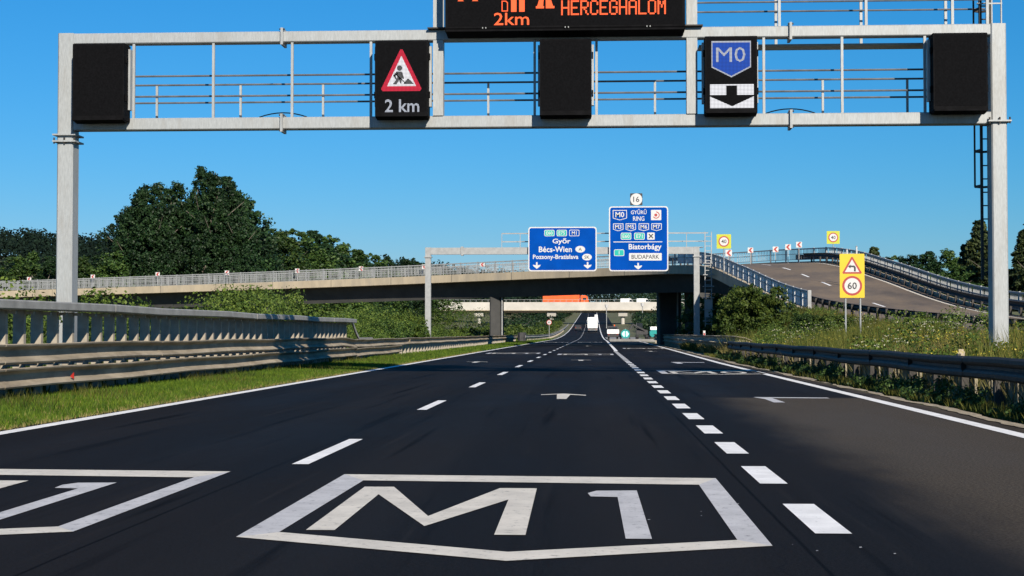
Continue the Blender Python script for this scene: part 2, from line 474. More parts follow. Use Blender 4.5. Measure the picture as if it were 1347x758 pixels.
def inst(name, me, parent, loc=(0, 0, 0), rz=0.0, scale=None):
    o = bpy.data.objects.new(name, me)
    link(o, parent, loc, (0, 0, rz))
    if scale: o.scale = scale
    return o

def rrect(x0, x1, z0, z1, r, n=4):
    P = []
    for cx, cz, a0 in ((x1 - r, z0 + r, -90), (x1 - r, z1 - r, 0), (x0 + r, z1 - r, 90), (x0 + r, z0 + r, 180)):
        for i in range(n + 1):
            t = R(a0 + 90 * i / n); P.append((cx + r * math.cos(t), cz + r * math.sin(t)))
    return P

def text(body, m, parent, cx, cz, y, h=None, w=None, name='lettering', bold=0.0):
    cu = bpy.data.curves.new('text', 'FONT')
    cu.body = body; cu.size = 1; cu.resolution_u = 2
    cu.offset = bold
    to = bpy.data.objects.new('text', cu)
    COL.objects.link(to)
    dg = bpy.context.evaluated_depsgraph_get()
    me = bpy.data.meshes.new_from_object(to.evaluated_get(dg))
    bpy.data.objects.remove(to); bpy.data.curves.remove(cu)
    co = np.empty(len(me.vertices) * 3, dtype=np.float32); me.vertices.foreach_get('co', co); co = co.reshape(-1, 3)
    lo, hi = co.min(0), co.max(0)
    sz = (h / (hi[1] - lo[1])) if h else None
    sx = (w / (hi[0] - lo[0])) if w else sz
    if sz is None: sz = sx
    X = (co[:, 0] - (lo[0] + hi[0]) / 2) * sx + cx
    Z = (co[:, 1] - (lo[1] + hi[1]) / 2) * sz + cz
    out = np.stack([X, np.full(len(X), y), Z], 1).astype(np.float32)
    me.vertices.foreach_set('co', out.ravel()); me.update()
    me.materials.clear(); me.materials.append(m)
    me.name = name
    return link(bpy.data.objects.new(name, me), parent)

# ------------------------------------------------------------------ terrain and road profile
def roadz(y):
    y = np.asarray(y, dtype=float)
    s = np.clip(y - 230, 0, 230)
    z = 5.4e-5 * s * s
    z = z + np.clip(y - 460, 0, 440) * 0.0248
    e = np.clip(y - 900, 0, 400)
    return z + 0.0248 * e - 0.0248 * e * e / 800
def rz1(y): return float(roadz(y))

CTRL = np.array([(19.4, 4, -.15, 0), (17.6, 30, .15, 0), (15.3, 60, .85, 0), (12.3, 88, 2.25, .15), (10.4, 108, 4.6, .35), (9.3, 121, 6.1, .45),
                 (7.6, 130, 6.75, .45), (2.6, 138.8, 6.95, .45), (-9.75, 148.5, 6.85, .4), (-30, 157, 6.4, .4), (-65, 168, 5.75, .4), (-110, 177, 5.0, .4),
                 (-180, 186, 4.0, .4), (-260, 190, 3.0, .4)])
def catmull(C, per=60):
    P = np.vstack([2 * C[0] - C[1], C, 2 * C[-1] - C[-2]]); out = []
    for i in range(1, len(P) - 2):
        t = np.linspace(0, 1, per, endpoint=False)[:, None]
        a, b, c, d = P[i - 1], P[i], P[i + 1], P[i + 2]
        out.append(0.5 * ((2 * b) + (c - a) * t + (2 * a - 5 * b + 4 * c - d) * t ** 2 + (3 * b - a - 3 * c + d) * t ** 3))
    out.append(C[-1:]); return np.vstack(out)
def resample(P, ds):
    s = np.r_[0, np.cumsum(np.linalg.norm(np.diff(P[:, :2], axis=0), axis=1))]
    q = np.arange(0, s[-1], ds)
    return np.stack([np.interp(q, s, P[:, k]) for k in range(P.shape[1])], 1)
RAMP_W = 11.0
PATH = resample(catmull(CTRL), 0.5)
def frames(P):
    T = np.gradient(P[:, :2], axis=0); T /= np.linalg.norm(T, axis=1)[:, None]
    return np.stack([T[:, 1], -T[:, 0]], 1)
PN = frames(PATH)
def ramp_pt(i, off, dz):
    p = PATH[i]; n = PN[i]
    return (p[0] + n[0] * off, p[1] + n[1] * off, p[2] + dz + p[3] * off / RAMP_W)
def ramp_index(y):      # first path index whose inner edge reaches this y
    return int(np.argmax(PATH[:, 1] >= y))

I88 = ramp_index(88)
def ground(x, y):
    x = np.asarray(x, float); y = np.asarray(y, float)
    z = roadz(y) - 0.035
    left = np.clip(-6.7 - x, 0, None)
    z = z + np.clip(left * 0.02, 0, 0.05)
    z = z - np.clip((left - 4) * 0.08, 0, 0.25)
    right = np.clip(x - 5.8, 0, None)
    z = z + np.clip(right * 0.12, 0, 0.75) * np.clip((150 - y) / 60, 0, 1)
    # wooded hill on the left, low rise far right
    def ss(a, b, v):
        t = np.clip((v - a) / (b - a), 0, 1); return t * t * (3 - 2 * t)
    z = z + 29 * ss(420, 800, y) * ss(-90, -300, x) * (0.86 + 0.14 * np.sin(x * 0.011 + 1.0))
    z = z + 9 * ss(430, 700, y) * ss(-18, -80, x)
    z = z + 6 * ss(250, 500, y) * ss(30, 90, x)
    # ramp embankment
    P = PATH[:I88 + 1:3]; N = PN[:I88 + 1:3]
    msk = (y < 130) & (x > -5) & (y > -30)
    if msk.any():
        xs, ys = x[msk], y[msk]
        dx = xs[:, None] - P[None, :, 0]; dy = ys[:, None] - P[None, :, 1]
        j = np.argmin(np.hypot(dx - N[None, :, 0] * 5.5, dy - N[None, :, 1] * 5.5), 1)
        ii = np.arange(len(xs))
        off = dx[ii, j] * N[j, 0] + dy[ii, j] * N[j, 1]
        along = np.abs(dx[ii, j] * N[j, 1] - dy[ii, j] * N[j, 0])
        zz = P[j, 2] + P[j, 3] * np.clip(off, 0, 11) / 11 - 0.07
        out = np.clip(np.maximum(-0.9 - off, off - 12.2), 0, None) + np.clip(along - 1.2, 0, None) * 1.1
        em = zz - out * 0.55
        z[msk] = np.maximum(z[msk], em)
    return z
def g1(x, y): return float(ground(np.array([x]), np.array([y]))[0])

xs = np.unique(np.round(np.r_[np.linspace(-2600, -420, 14), np.arange(-400, -40, 12), np.arange(-40, -8, 2.0), np.arange(-8, 34, 0.7), np.arange(34, 80, 3), np.arange(80, 400, 16), np.linspace(420, 2600, 14)], 3))
ys = np.unique(np.round(np.r_[np.arange(-40, 0, 8), np.arange(0, 128, 1.4), np.arange(128, 240, 6), np.arange(240, 1000, 12), np.linspace(1010, 1400, 12), np.linspace(1500, 6500, 14)], 3))
GX, GY = np.meshgrid(xs, ys)
GZ = ground(GX.ravel(), GY.ravel())
V = np.stack([GX.ravel(), GY.ravel(), GZ], 1)
nx, ny = len(xs), len(ys)
ii, jj = np.meshgrid(np.arange(nx - 1), np.arange(ny - 1))
a = (jj * nx + ii).ravel()
F = np.stack([a, a + 1, a + nx + 1, a + nx], 1)
gnd = link(bpy.data.objects.new('ground', np_mesh('ground', V, F, M['soil'], True)))
tag(gnd, 'grassy ground spreading to both sides of the motorway', kind='structure')

YS = np.unique(np.r_[np.arange(-10, 60, 3.0), np.arange(60, 230, 10), np.arange(230, 480, 6), np.arange(480, 1300, 15)])
def strip(name, xa, xb, ylist, dz, m, parent=None, zf=roadz):
    """sheet between xa(y) and xb(y)"""
    ylist = np.asarray(ylist, float)
    A = np.array([xa(y) if callable(xa) else xa for y in ylist]); B = np.array([xb(y) if callable(xb) else xb for y in ylist])
    z = zf(ylist) + dz
    V = np.vstack([np.stack([A, ylist, z], 1), np.stack([B, ylist, z], 1)])
    n = len(ylist); i = np.arange(n - 1)
    F = np.stack([i, i + n, i + n + 1, i + 1], 1)
    return link(bpy.data.objects.new(name, np_mesh(name, V, F, m)), parent)

def right_edge(y): return 4.58 if y < 55 else 4.58 + (y - 55) * 0.0106 if y < 175 else 5.85
road = strip('motorway', -6.72, lambda y: right_edge(y) + 0.45, YS, 0.0, M['asphalt'])
tag(road, 'dark asphalt motorway carriageway with three lanes', kind='structure')
opp = strip('opposite_carriageway', -30.0, -18.0, YS, 0.0, M['old_asphalt'], zf=lambda y: roadz(y) + 0.0)
tag(opp, 'opposite carriageway hidden behind the median shrubs', kind='structure')
_sh = np.random.default_rng(3)
_sy = np.arange(6, 150, 0.22)
_sa = np.convolve(_sh.normal(size=len(_sy) + 8), np.ones(9) / 9, 'valid') * .16
_sb = np.convolve(_sh.normal(size=len(_sy) + 4), np.ones(5) / 5, 'valid') * .10
shoulder = strip('gravel_shoulder', lambda y: right_edge(y) + 0.40 + float(np.interp(y, _sy, _sa)), lambda y: right_edge(y) + 0.58 + float(np.interp(y, _sy, _sb)) + 0.05 * math.sin(y * 0.9), _sy, 0.012, M['gravel'])
tag(shoulder, 'pale gritty strip along the right edge of the motorway', kind='structure')

# painted markings (children of the road)
strip('edge_line', -6.58, -6.38, YS, 0.004, M['paint'], road)
strip('edge_line', lambda y: right_edge(y) - 0.1, lambda y: right_edge(y) + 0.1, np.r_[np.arange(-10, 60, 3.0), np.arange(60, 220, 5)], 0.004, M['paint'], road)
def quad_on_road(name, poly, m, dz=0.004):
    V = [(x, y, rz1(y) + dz) for x, y in poly]
    me = bpy.data.meshes.new(name); me.from_pydata(V, [], [tuple(range(len(V)))]); me.materials.append(m); me.update()
    if me.polygons[0].normal.z < 0:
        me.flip_normals()
    return link(bpy.data.objects.new(name, me), road)
y = 12.64 - 9.0
while y < 900:
    quad_on_road('lane_dash', [(-2.52, y), (-2.38, y), (-2.38, y + 3.0), (-2.52, y + 3.0)], M['paint'])
    y += 9.0
y = 8.43
while y < 92:
    quad_on_road('exit_lane_dash', [(1.21, y), (1.41, y), (1.41, y + 1.44), (1.21, y + 1.44)], M['paint'])
    y += 2.76
strip('divider_line', lambda y: 1.22 + min(max(y - 80, 0), 130) * 0.004, lambda y: 1.44 + min(max(y - 80, 0), 130) * 0.004, np.r_[np.arange(92, 230, 6), np.arange(230, 480, 6), np.arange(480, 1000, 15)], 0.004, M['paint'], road)

SH_O = [(-1.93, 11.75), (0.92, 11.58), (0.92, 7.93), (-0.42, 7.34), (-1.92, 8.12)]
SH_I = [(-1.71, 11.27), (0.76, 11.08), (0.76, 8.14), (-0.43, 7.64), (-1.73, 8.33)]
L_M = [(-1.60, 8.43), (-1.63, 10.81), (-1.42, 10.81), (-0.99, 9.10), (-0.66, 10.76), (-0.40, 10.76), (-0.37, 8.28), (-0.54, 8.28), (-0.56, 10.03), (-0.96, 8.63), (-1.46, 10.31), (-1.44, 8.43)]
L_1 = [(-0.04, 10.46), (0.02, 10.62), (0.30, 10.65), (0.31, 8.16), (0.17, 8.16), (0.16, 10.22), (-0.02, 10.25)]
def shield(dx, dy, digit='1', sx=1.0):
    tf = lambda P: [(x * sx + dx, y + dy) for x, y in P]
    o, i_ = tf(SH_O), tf(SH_I)
    mats = [M['paint_cream'], M['paint_grey'], M['paint_cream'], M['paint_cream'], M['paint_grey']]
    for k in range(5):
        q = (k + 1) % 5
        quad_on_road('shield_border', [o[k], o[q], i_[q], i_[k]], mats[k])
    quad_on_road('marking_letter', tf(L_M), M['paint_cream'])
    if digit == '1':
        quad_on_road('marking_digit', tf(L_1), M['paint_grey'])
    else:
        n = 18
        ring = lambda rx, ry: [(0.16 + rx * math.cos(2 * math.pi * k / n), 9.45 + ry * math.sin(2 * math.pi * k / n)) for k in range(n)]
        A, B = tf(ring(0.36, 1.2)), tf(ring(0.22, 0.85))
        mb = MB(); mb.add([(x, y, rz1(y) + .004) for x, y in A + B], [(k, (k + 1) % n, (k + 1) % n + n, k + n) for k in range(n)])
        mb.build('marking_digit', M['paint_cream'], road)
shield(0, 0); shield(-3.79, 0.36)
shield(0.1, 68); shield(-3.79, 72); shield(0.1, 168); shield(-3.79, 165)
shield(3.72, 33.0, '0', 0.98); shield(4.0, 98, '0')
def arrow(x, y):
    quad_on_road('lane_arrow', [(x - .08, y - 2.1), (x + .08, y - 2.1), (x + .12, y - .35), (x + .40, y - .75), (x + .40, y - .45), (x + .02, y + .1), (x - .02, y + .1), (x - .40, y - .25), (x - .40, y - .5), (x - .12, y - .2)], M['paint_cream'])
arrow(-0.53, 27.4); arrow(-0.5, 62); arrow(-0.5, 128); arrow(3.4, 92); arrow(-4.4, 58)
# half worn-away bent arrow in the exit lane
quad_on_road('worn_arrow', [(2.72, 26.2), (3.95, 26.05), (3.95, 25.75), (3.0, 25.85), (3.02, 24.2), (2.84, 24.2), (2.84, 25.4)], M['paint_grey'])
quad_on_road('worn_arrow', [(2.9, 57.5), (4.1, 57.0), (4.1, 56.3), (3.2, 56.6), (3.2, 54.5), (3.0, 54.5)], M['paint_grey'])

# ------------------------------------------------------------------ gantry over the near road
GYF = 34.0
gan = empty('sign_gantry', (0, GYF, 0), 'big galvanised steel portal gantry spanning the road in the foreground', 'gantry')
def gpost(x0, x1, flange_z, name='post'):
    gz = g1((x0 + x1) / 2, GYF)
    m = MB(); m.prism_z([(x0 + .03, -.02), (x1 - .03, -.02), (x1, .01), (x1, .39), (x1 - .03, .42), (x0 + .03, .42), (x0, .39), (x0, .01)], gz - .3, 7.95)
    p = m.build(name, M['galv'], gan)
    for z in flange_z:
        MB().prism_z([(x0 - .08, -.10), (x1 + .08, -.10), (x1 + .08, .50), (x0 - .08, .50)], z, z + .035).build('flange', M['galv'], p)
    for z in flange_z[:1]:
        for k in (-.05, (x1 - x0) / 2, x1 - x0 + .05):
            MB().tube((x0 + k, -.06, z - .04), (x0 + k, -.06, z + .10), .02, n=6).build('bolt', M['rail_dark'], p)
    MB().prism_z([(x0 - .14, -.16), (x1 + .14, -.16), (x1 + .14, .56), (x0 - .14, .56)], gz - .02, gz + .05).build('base_plate', M['galv'], p)
    return p
gpost(-12.22, -11.85, [5.45, 5.60])
gpost(8.79, 9.13, [5.76])
for z0, z1 in ((7.70, 7.945), (5.72, 5.99)):
    for a, b in ((-11.847, -7.055), (-7.025, 4.385), (4.415, 8.787)):
        MB().prism_x([(0.0, z0 + .02), (0.02, z0), (.30, z0), (.32, z0 + .02), (.32, z1 - .02), (.30, z1), (.02, z1), (0.0, z1 - .02)], a, b).build('beam', M['galv'], gan)
    for x in (-7.04, 4.40):
        for e in (-.028, .0):
            MB().prism_x([(-.07, z0 - .07), (.39, z0 - .07), (.39, z1 + .07), (-.07, z1 + .07)], x + e, x + e + .026).build('splice_plate', M['galv'], gan)
        for k in (z0 - .04, z1 + .04):
            MB().tube((x - .06, -.03, k), (x + .06, -.03, k), .022, n=6).build('bolt', M['rail_dark'], gan)
for x in (-10.47, -8.63, -6.82, -5.02, -1.31, .08, 3.81, 5.54, 7.36):
    MB().prism_z([(x - .028, .03), (x + .028, .03), (x + .028, .09), (x - .028, .09)], 5.99, 7.70).build('upright', M['galv'], gan)
for x0, x1 in ((-3.60, -3.37), (2.09, 2.33)):
    MB().prism_z([(x0, -.03), (x1, -.03), (x1, .26), (x0, .26)], 5.993, 7.697).build('riser', M['galv'], gan)
    MB().prism_z([(x0, -.03), (x1, -.03), (x1, .26), (x0, .26)], 7.948, 10.8).build('riser', M['galv'], gan)
    MB().prism_z([(x0 - .12, -.12), (x1 + .12, -.12), (x1 + .12, .34), (x0 - .12, .34)], 7.947, 7.975).build('flange', M['rail_dark'], gan)
for x in (-7.04, 4.40):
    for zc in (5.99,):
        P_ = [(x + t * .55, .12, zc + .012 + .10 * (1 - t * t)) for t in np.linspace(-1, 1, 9)]
        cb = MB()
        for p_, q_ in zip(P_[:-1], P_[1:]): cb.tube(p_, q_, .014, n=5)
        cb.build('cable', M['housing'], gan)
MB().bar((-11.8, .345, 5.90), (8.75, .345, 5.90), .05).build('cable_tray', M['housing'], gan)
# service walkway behind the beams
walk = MB().box(-11.7, 8.7, .42, 1.12, 5.99, 6.03).build('walkway', M['galv'], gan)
for k in range(41):
    x = -11.6 + k * .5
    MB().box(x, x + .04, .40, 1.14, 5.94, 5.985).build('walkway_bearer', M['galv'], walk)
for y, z in ((.46, 7.02), (1.12, 6.92), (.46, 6.55), (1.12, 6.50)):
    MB().tube((-11.7, y, z), (8.7, y, z), .024, n=6).build('handrail', M['handrail_shade'], gan)
for x in (-10.24, -8.25, -6.30, -4.35, -2.43, -.5, 1.43, 3.35, 5.27, 7.19):
    for y in (1.12,):
        MB().prism_z([(x - .025, y - .025), (x + .025, y - .025), (x + .025, y + .025), (x - .025, y + .025)], 6.03, 6.9 if y > 1 else 7.0).build('handrail_post', M['galv'], gan)
# upper platform rail to the right of the big board
for y, z in ((.35, 8.56), (.9, 8.46), (.35, 9.15), (.9, 9.1)):
    MB().tube((2.34, y, z), (8.9, y, z), .022, n=6).build('handrail', M['handrail_shade'], gan)
for x in (4.19, 6.12, 8.03, 8.80):
    for y in (.30, .95):
        MB().prism_z([(x - .03, y - .03), (x + .03, y - .03), (x + .03, y + .03), (x - .03, y + .03)], 7.95 if y < .5 else 7.6, 9.2).build('handrail_post', M['galv'], gan)
MB().box(2.4, 8.85, .45, 1.0, 7.58, 7.62).build('walkway', M['galv'], gan)
# access ladder beside the right post, with safety hoops at its top
lx = 8.80
lo = MB()
for dx in (-.10, .12): lo.prism_z([(lx + dx - .028, .49), (lx + dx + .028, .49), (lx + dx + .028, .55), (lx + dx - .028, .55)], 2.3, 9.3)
lad = lo.build('ladder', M['rail_dark'], gan)
z = 2.45
while z < 9.2:
    MB().tube((lx - .10, .525, z), (lx + .12, .525, z), .016, n=6).build('rung', M['rail_dark'], lad); z += .30
for x, y in ((8.62, .80), (8.80, .92), (8.98, .80)):
    MB().bar((x, y, 4.4), (x, y, 9.3), .035).build('cage_bar', M['rail_dark'], lad)
for k in range(7):
    z = 4.4 + k * .8
    for p_, q_ in (((8.68, .53, z), (8.62, .80, z)), ((8.62, .80, z), (8.80, .92, z)), ((8.80, .92, z), (8.98, .80, z)), ((8.98, .80, z), (8.94, .53, z))):
        MB().bar(p_, q_, .03, .05).build('cage_hoop', M['rail_dark'], lad)
for x in (8.95, 9.16):
    MB().tube((x, .5, 7.9), (x, .5, 9.3), .02, n=6).build('cage_bar', M['galv'], lad)
for z in (8.5, 9.1):
    MB().bar((8.62, .5, z), (9.18, .5, z), .03).build('cage_hoop', M['galv'], lad)

# ------------------------------------------------------------------ LED boards hanging on the gantry
def led_board(x0, x1, z0, z1, label):
    w, h = x1 - x0, z1 - z0
    r = empty('led_sign', ((x0 + x1) / 2, GYF - .48, z0), label, 'LED sign', 'lane control signs on the gantry')
    MB().prism_x([(.03, .0), (.44, .0), (.47, .03), (.47, h), (.03, h), (.0, h - .03), (0, .03)], -w / 2, w / 2).build('housing', M['housing'], r)
    MB().flat_y(rrect(-w / 2 + .03, w / 2 - .03, .10, h - .04, .02), -.003).build('display', M['black'], r)
    MB().prism_x([(-.05, -.01), (.30, -.05), (.30, -.015), (-.05, .03)], -w / 2 + .01, w / 2 - .01).build('hood', M['housing'], r)
    for sx in (-1, 1):
        MB().box(min(sx * (w / 2 + .002), sx * (w / 2 + .05)), max(sx * (w / 2 + .002), sx * (w / 2 + .05)), .30, .46, h * .15, h * .95).build('bracket', M['galv'], r)
        for k in (.25, .75):
            MB().box(min(sx * (w / 2 + .002), sx * (w / 2 + .035)), max(sx * (w / 2 + .002), sx * (w / 2 + .035)), .1, .2, h * k, h * k + .14).build('hinge', M['housing'], r)
    return r, w, h
led_board(-11.71, -10.53, 5.89, 7.62, 'blank black LED sign next to the left gantry post')
b2, w, h = led_board(-4.85, -3.67, 5.92, 7.62, 'black LED sign showing red roadworks triangle and 2 km')
led_board(-1.18, -.03, 5.92, 7.62, 'blank black LED sign hanging under the large message board')
b4, w4, h4 = led_board(2.47, 3.61, 5.94, 7.64, 'black LED sign showing blue M0 shield above down arrow')
led_board(7.43, 8.60, 5.95, 7.66, 'blank black LED sign next to the right gantry post and ladder')
# roadworks triangle on board 2 (local: x centre 0, z from 0)
px = 1.18 / 68.0
T = lambda X, Z: ((X - 246) / 6.31 * px, (h - (Z - 62) / 6.31 * px))
def shrink(tri, k):
    c = np.mean(tri, 0); return [tuple(c + (np.array(p) - c) * k) for p in tri]
def rtri(p, r=.05):
    out = []
    for i in range(3):
        a, b, c = Vector(p[i - 1]), Vector(p[i]), Vector(p[(i + 1) % 3])
        u, v = (a - b).normalized(), (c - b).normalized()
        for t in (0, .5, 1):
            q = b + (u * (1 - t) + v * t) * r
            out.append((q.x, q.y))
    return out
tri = [T(72, 478), T(420, 478), T(246, 118)]
tin = [T(130, 437), T(366, 437), T(246, 190)]
MB().flat_y(rtri(tri, .06), -.006).build('red_triangle', M['led_red'], b2)
MB().flat_y(tin, -.009).build('white_triangle', M['led_white'], b2)
fig = MB()
fig.disc_y(*T(232, 290), -.012, .062, 12)
for poly in ([(205, 318), (248, 318), (255, 372), (214, 375)], [(208, 320), (180, 348), (186, 364), (220, 338)], [(182, 350), (200, 385), (212, 378), (192, 345)],
             [(214, 370), (240, 372), (205, 425), (178, 420)], [(228, 372), (252, 370), (246, 424), (230, 400)], [(244, 320), (256, 330), (268, 375), (256, 380)],
             [(190, 335), (196, 330), (285, 412), (278, 416)], [(262, 420), (300, 372), (350, 420)]):
    fig.flat_y([T(*p) for p in poly], -.012)
fig.build('digging_figure', M['sign_black'], b2)
text('2 km', M['led_grey'], b2, *T(252, 595), -.006, h=.285, w=.77, bold=.012)
# M0 shield and lane arrow on board 4
pq = 1.14 / 68.0
T4 = lambda X, Z: ((X - 256) / 6.31 * pq, h4 - (Z - 35) / 6.31 * pq)
so = [T4(*p) for p in ((92, 78), (418, 78), (418, 298), (340, 338), (256, 382), (172, 338), (92, 298))]
si = [T4(*p) for p in ((101, 92), (409, 92), (409, 290), (336, 328), (256, 369), (176, 328), (101, 290))]
MB().ring_y(so, si, -.006).build('shield_border', M['led_grey'], b4)
MB().flat_y(si, -.0058).build('blue_shield', M['led_blue'], b4)
text('M0', M['led_grey'], b4, *T4(252, 192), -.009, h=.33, w=.64, bold=.0)
wq = MB()
for poly in ([(80, 438), (213, 438), (213, 528), (80, 528)], [(303, 438), (440, 438), (440, 528), (303, 528)], [(213, 438), (303, 438), (303, 450), (213, 450)],
             [(80, 540), (262, 622), (440, 540), (440, 636), (80, 636)]):
    wq.flat_y([T4(*p) for p in poly], -.006)
wq.build('arrow_field', M['led_white'], b4)

# big message board
VX0, VX1, VZ0, VZ1 = -3.28, 2.03, 7.80, 10.6
vms = empty('message_board', (0, GYF - .55, VZ0), 'large black message board with orange HERCEGHALOM lettering on top of gantry', 'message board')
MB().prism_x([(.04, 0), (.50, 0), (.54, .04), (.54, VZ1 - VZ0), (.0, VZ1 - VZ0), (0, .06)], VX0, VX1).build('housing', M['housing'], vms)
MB().flat_y([(VX0 + .06, .10), (VX1 - .06, .10), (VX1 - .06, VZ1 - VZ0 - .06), (VX0 + .06, VZ1 - VZ0 - .06)], -.003).build('display', M['black'], vms)
MB().prism_x([(-.03, -.02), (.5, -.07), (.5, -.03), (-.03, .02)], VX0 + .02, VX1 - .02).build('hood', M['housing'], vms)
for x in (-2.45, -2.38, -.62, -.55, 1.18, 1.25):
    MB().box(x, x + .02, -.03, -.006, .04, .07).build('lock', M['galv2'], vms)
MB().box(VX0 - .05, VX0 - .03, .05, .12, .1, 2.7).build('cable_duct', M['galv'], vms)
FONT = dict(H='10001 10001 10001 11111 10001 10001 10001', E='11111 10000 10000 11110 10000 10000 11111', R='11110 10001 10001 11110 10100 10010 10001',
            C='01110 10001 10000 10000 10000 10001 01110', G='01110 10001 10000 10111 10001 10001 01110', A='01110 10001 10001 11111 10001 10001 10001',
            L='10000 10000 10000 10000 10000 10000 11111', O='01110 10001 10001 10001 10001 10001 01110', M='10001 11011 10101 10101 10001 10001 10001')
def dots(name, rows, x, ztop, p, parent, m, d=.85):
    mb = MB()
    for r, row in enumerate(rows):
        for c, ch in enumerate(row):
            if ch == '1':
                a, b = x + c * p, ztop - r * p
                mb.flat_y([(a, b - p * d), (a + p * d, b - p * d), (a + p * d, b), (a, b)], -.006)
    return mb.build(name, m, parent)
def rows9(ch):
    r = FONT[ch].split(); return [r[0], r[1], r[1], r[2], r[3], r[4], r[5], r[5], r[6]]
p9 = .0365
for k, ch in enumerate('HERCEGHALOM'):
    dots('led_letter', rows9(ch), -.70 + k * .2125, 8.45 - VZ0, p9, vms, M['led_orange'], .95)
# "2km" and the roadworks pictogram, partly above the frame
text('2km', M['led_orange'], vms, -1.80, 8.055 - VZ0, -.006, h=.275, w=.78, bold=.005)
mb = MB()
mb.ring_y([(-2.02, .42), (-1.88, .42), (-1.88, .62), (-1.92, .66), (-2.02, .66)], [(-2.0, .44), (-1.9, .44), (-1.9, .61), (-1.93, .64), (-2.0, .64)], -.006)
mb.build('led_pictogram', M['led_orange'], vms)
for x in (-1.81, -1.63):
    MB().flat_y([(x, .41), (x + .12, .41), (x + .12, .95), (x, .95)], -.006).build('led_pictogram', M['led_orange'], vms)
for poly in ([(-1.26, .48), (-1.08, .48), (-1.08, .53), (-1.10, .53), (-1.08, .80), (-1.15, .80), (-1.23, .53), (-1.26, .53)], [(-1.04, .48), (-.85, .48), (-.85, .53), (-.88, .53), (-.97, .80), (-1.04, .80)]):
    MB().flat_y(poly, -.006).build('led_pictogram', M['led_orange'], vms)
for x in (-3.0, -2.68):
    MB().flat_y([(x, .66), (x + .14, .66), (x + .10, .70), (x + .04, .70)], -.006).build('led_pictogram', M['led_orange'], vms)

# ------------------------------------------------------------------ second gantry with blue direction signs
G2 = 119.0
ga2 = empty('sign_gantry', (0, G2, 0), 'smaller far steel gantry carrying the two blue direction signs', 'gantry')
for x in (-12.99, 8.05):
    gz = g1(x, G2)
    p = MB().prism_z([(x - .22, 0), (x + .22, 0), (x + .22, .4), (x - .22, .4)], gz - .3, 7.82).build('post', M['galv2'], ga2)
    MB().prism_z([(x - .3, -.08), (x + .3, -.08), (x + .3, .48), (x - .3, .48)], 7.02, 7.10).build('flange', M['galv2'], p)
    MB().prism_z([(x - .35, -.13), (x + .35, -.13), (x + .35, .53), (x - .35, .53)], gz - .1, gz + .5).build('footing', M['concrete'], p)
for a, b in ((-12.768, -10.32), (-10.28, 4.98), (5.02, 7.828)):
    MB().box(a, b, .02, .38, 7.26, 7.80).build('beam', M['galv2'], ga2)
for x in (-10.3, 5.0):
    MB().box(x - .1, x + .1, -.04, .44, 7.18, 7.88).build('splice_plate', M['galv2'], ga2)
MB().box(-7.2, 8.6, .55, 1.3, 7.80, 7.84).build('walkway', M['galv2'], ga2)
for z in (8.3, 8.95):
    for y in (.58, 1.28):
        MB().bar((-7.2, y, z), (9.0, y, z), .045).build('handrail', M['galv2'], ga2)
for k in range(12):
    x = -7.2 + k * 1.45
    MB().bar((x, .58, 7.82), (x, .58, 8.97), .05).build('handrail_post', M['galv2'], ga2)
lo = MB()
for x in (8.72, 9.22): lo.bar((x, .3, 1.6), (x, .3, 9.0), .07)
l2 = lo.build('ladder', M['galv2'], ga2)
for k in range(19):
    MB().bar((8.72, .3, 1.8 + k * .38), (9.22, .3, 1.8 + k * .38), .05).build('rung', M['galv2'], l2)
for k in range(6):
    MB().box(8.55, 9.4, .1, .5, 2.0 + k * .9, 2.06 + k * .9).build('cage_hoop', M['galv2'], l2)
MB().box(8.66, 9.28, .22, .27, 2.3, 3.7).build('safety_panel', M['galv'], l2)

def dir_sign(x0, x1, z0, z1, label):
    r = empty('direction_sign', ((x0 + x1) / 2, G2 - .22, z0), label, 'direction sign')
    w, h = x1 - x0, z1 - z0
    MB().prism_y(rrect(-w / 2, w / 2, 0, h, .22), 0, .06).build('panel', M['sign_white'], r)
    MB().flat_y(rrect(-w / 2 + .09, w / 2 - .09, .09, h - .09, .17), -.006).build('face', M['sign_blue'], r)
    for k in (.3, .7):
        MB().box(-w / 2 + w * k - .06, -w / 2 + w * k + .06, .064, .19, h * .05, h * .95).build('bracket', M['galv2'], r)
    return r, w, h
def badge(r, cx, cz, w, h, fill, txt, hexa=False, tm='sign_white', th=None):
    if hexa:
        o = [(cx - w / 2, cz + h / 2), (cx + w / 2, cz + h / 2), (cx + w / 2, cz - h * .3), (cx, cz - h / 2), (cx - w / 2, cz - h * .3)]
        e = .05
        i_ = [(cx - w / 2 + e, cz + h / 2 - e), (cx + w / 2 - e, cz + h / 2 - e), (cx + w / 2 - e, cz - h * .3 + e * .6), (cx, cz - h / 2 + e), (cx - w / 2 + e, cz - h * .3 + e * .6)]
    else:
        o, i_ = rrect(cx - w / 2, cx + w / 2, cz - h / 2, cz + h / 2, .1), rrect(cx - w / 2 + .045, cx + w / 2 - .045, cz - h / 2 + .045, cz + h / 2 - .045, .07)
    MB().flat_y(o, -.010).build('badge_border', M['sign_white'], r)
    MB().flat_y(i_, -.014).build('badge', M[fill], r)
    text(txt, M[tm], r, cx, cz + (h * .06 if hexa else 0), -.018, h=th or h * .52, bold=.012)
def down_arrow(r, cx, cz, s=.26):
    MB().flat_y([(cx - .06, cz + s), (cx + .06, cz + s), (cx + .06, cz + .02), (cx + .30, cz + .06), (cx + .26, cz - .06), (cx, cz - s), (cx - .26, cz - .06), (cx - .30, cz + .06), (cx - .06, cz + .02)], -.012).build('down_arrow', M['sign_white'], r)
s1, w, h = dir_sign(-5.08, .27, 5.91, 9.39, 'wide blue direction sign reading Győr and Bécs-Wien on far gantry')
k = w / 520.0          # photo units: 95..610 across, 345..680 down
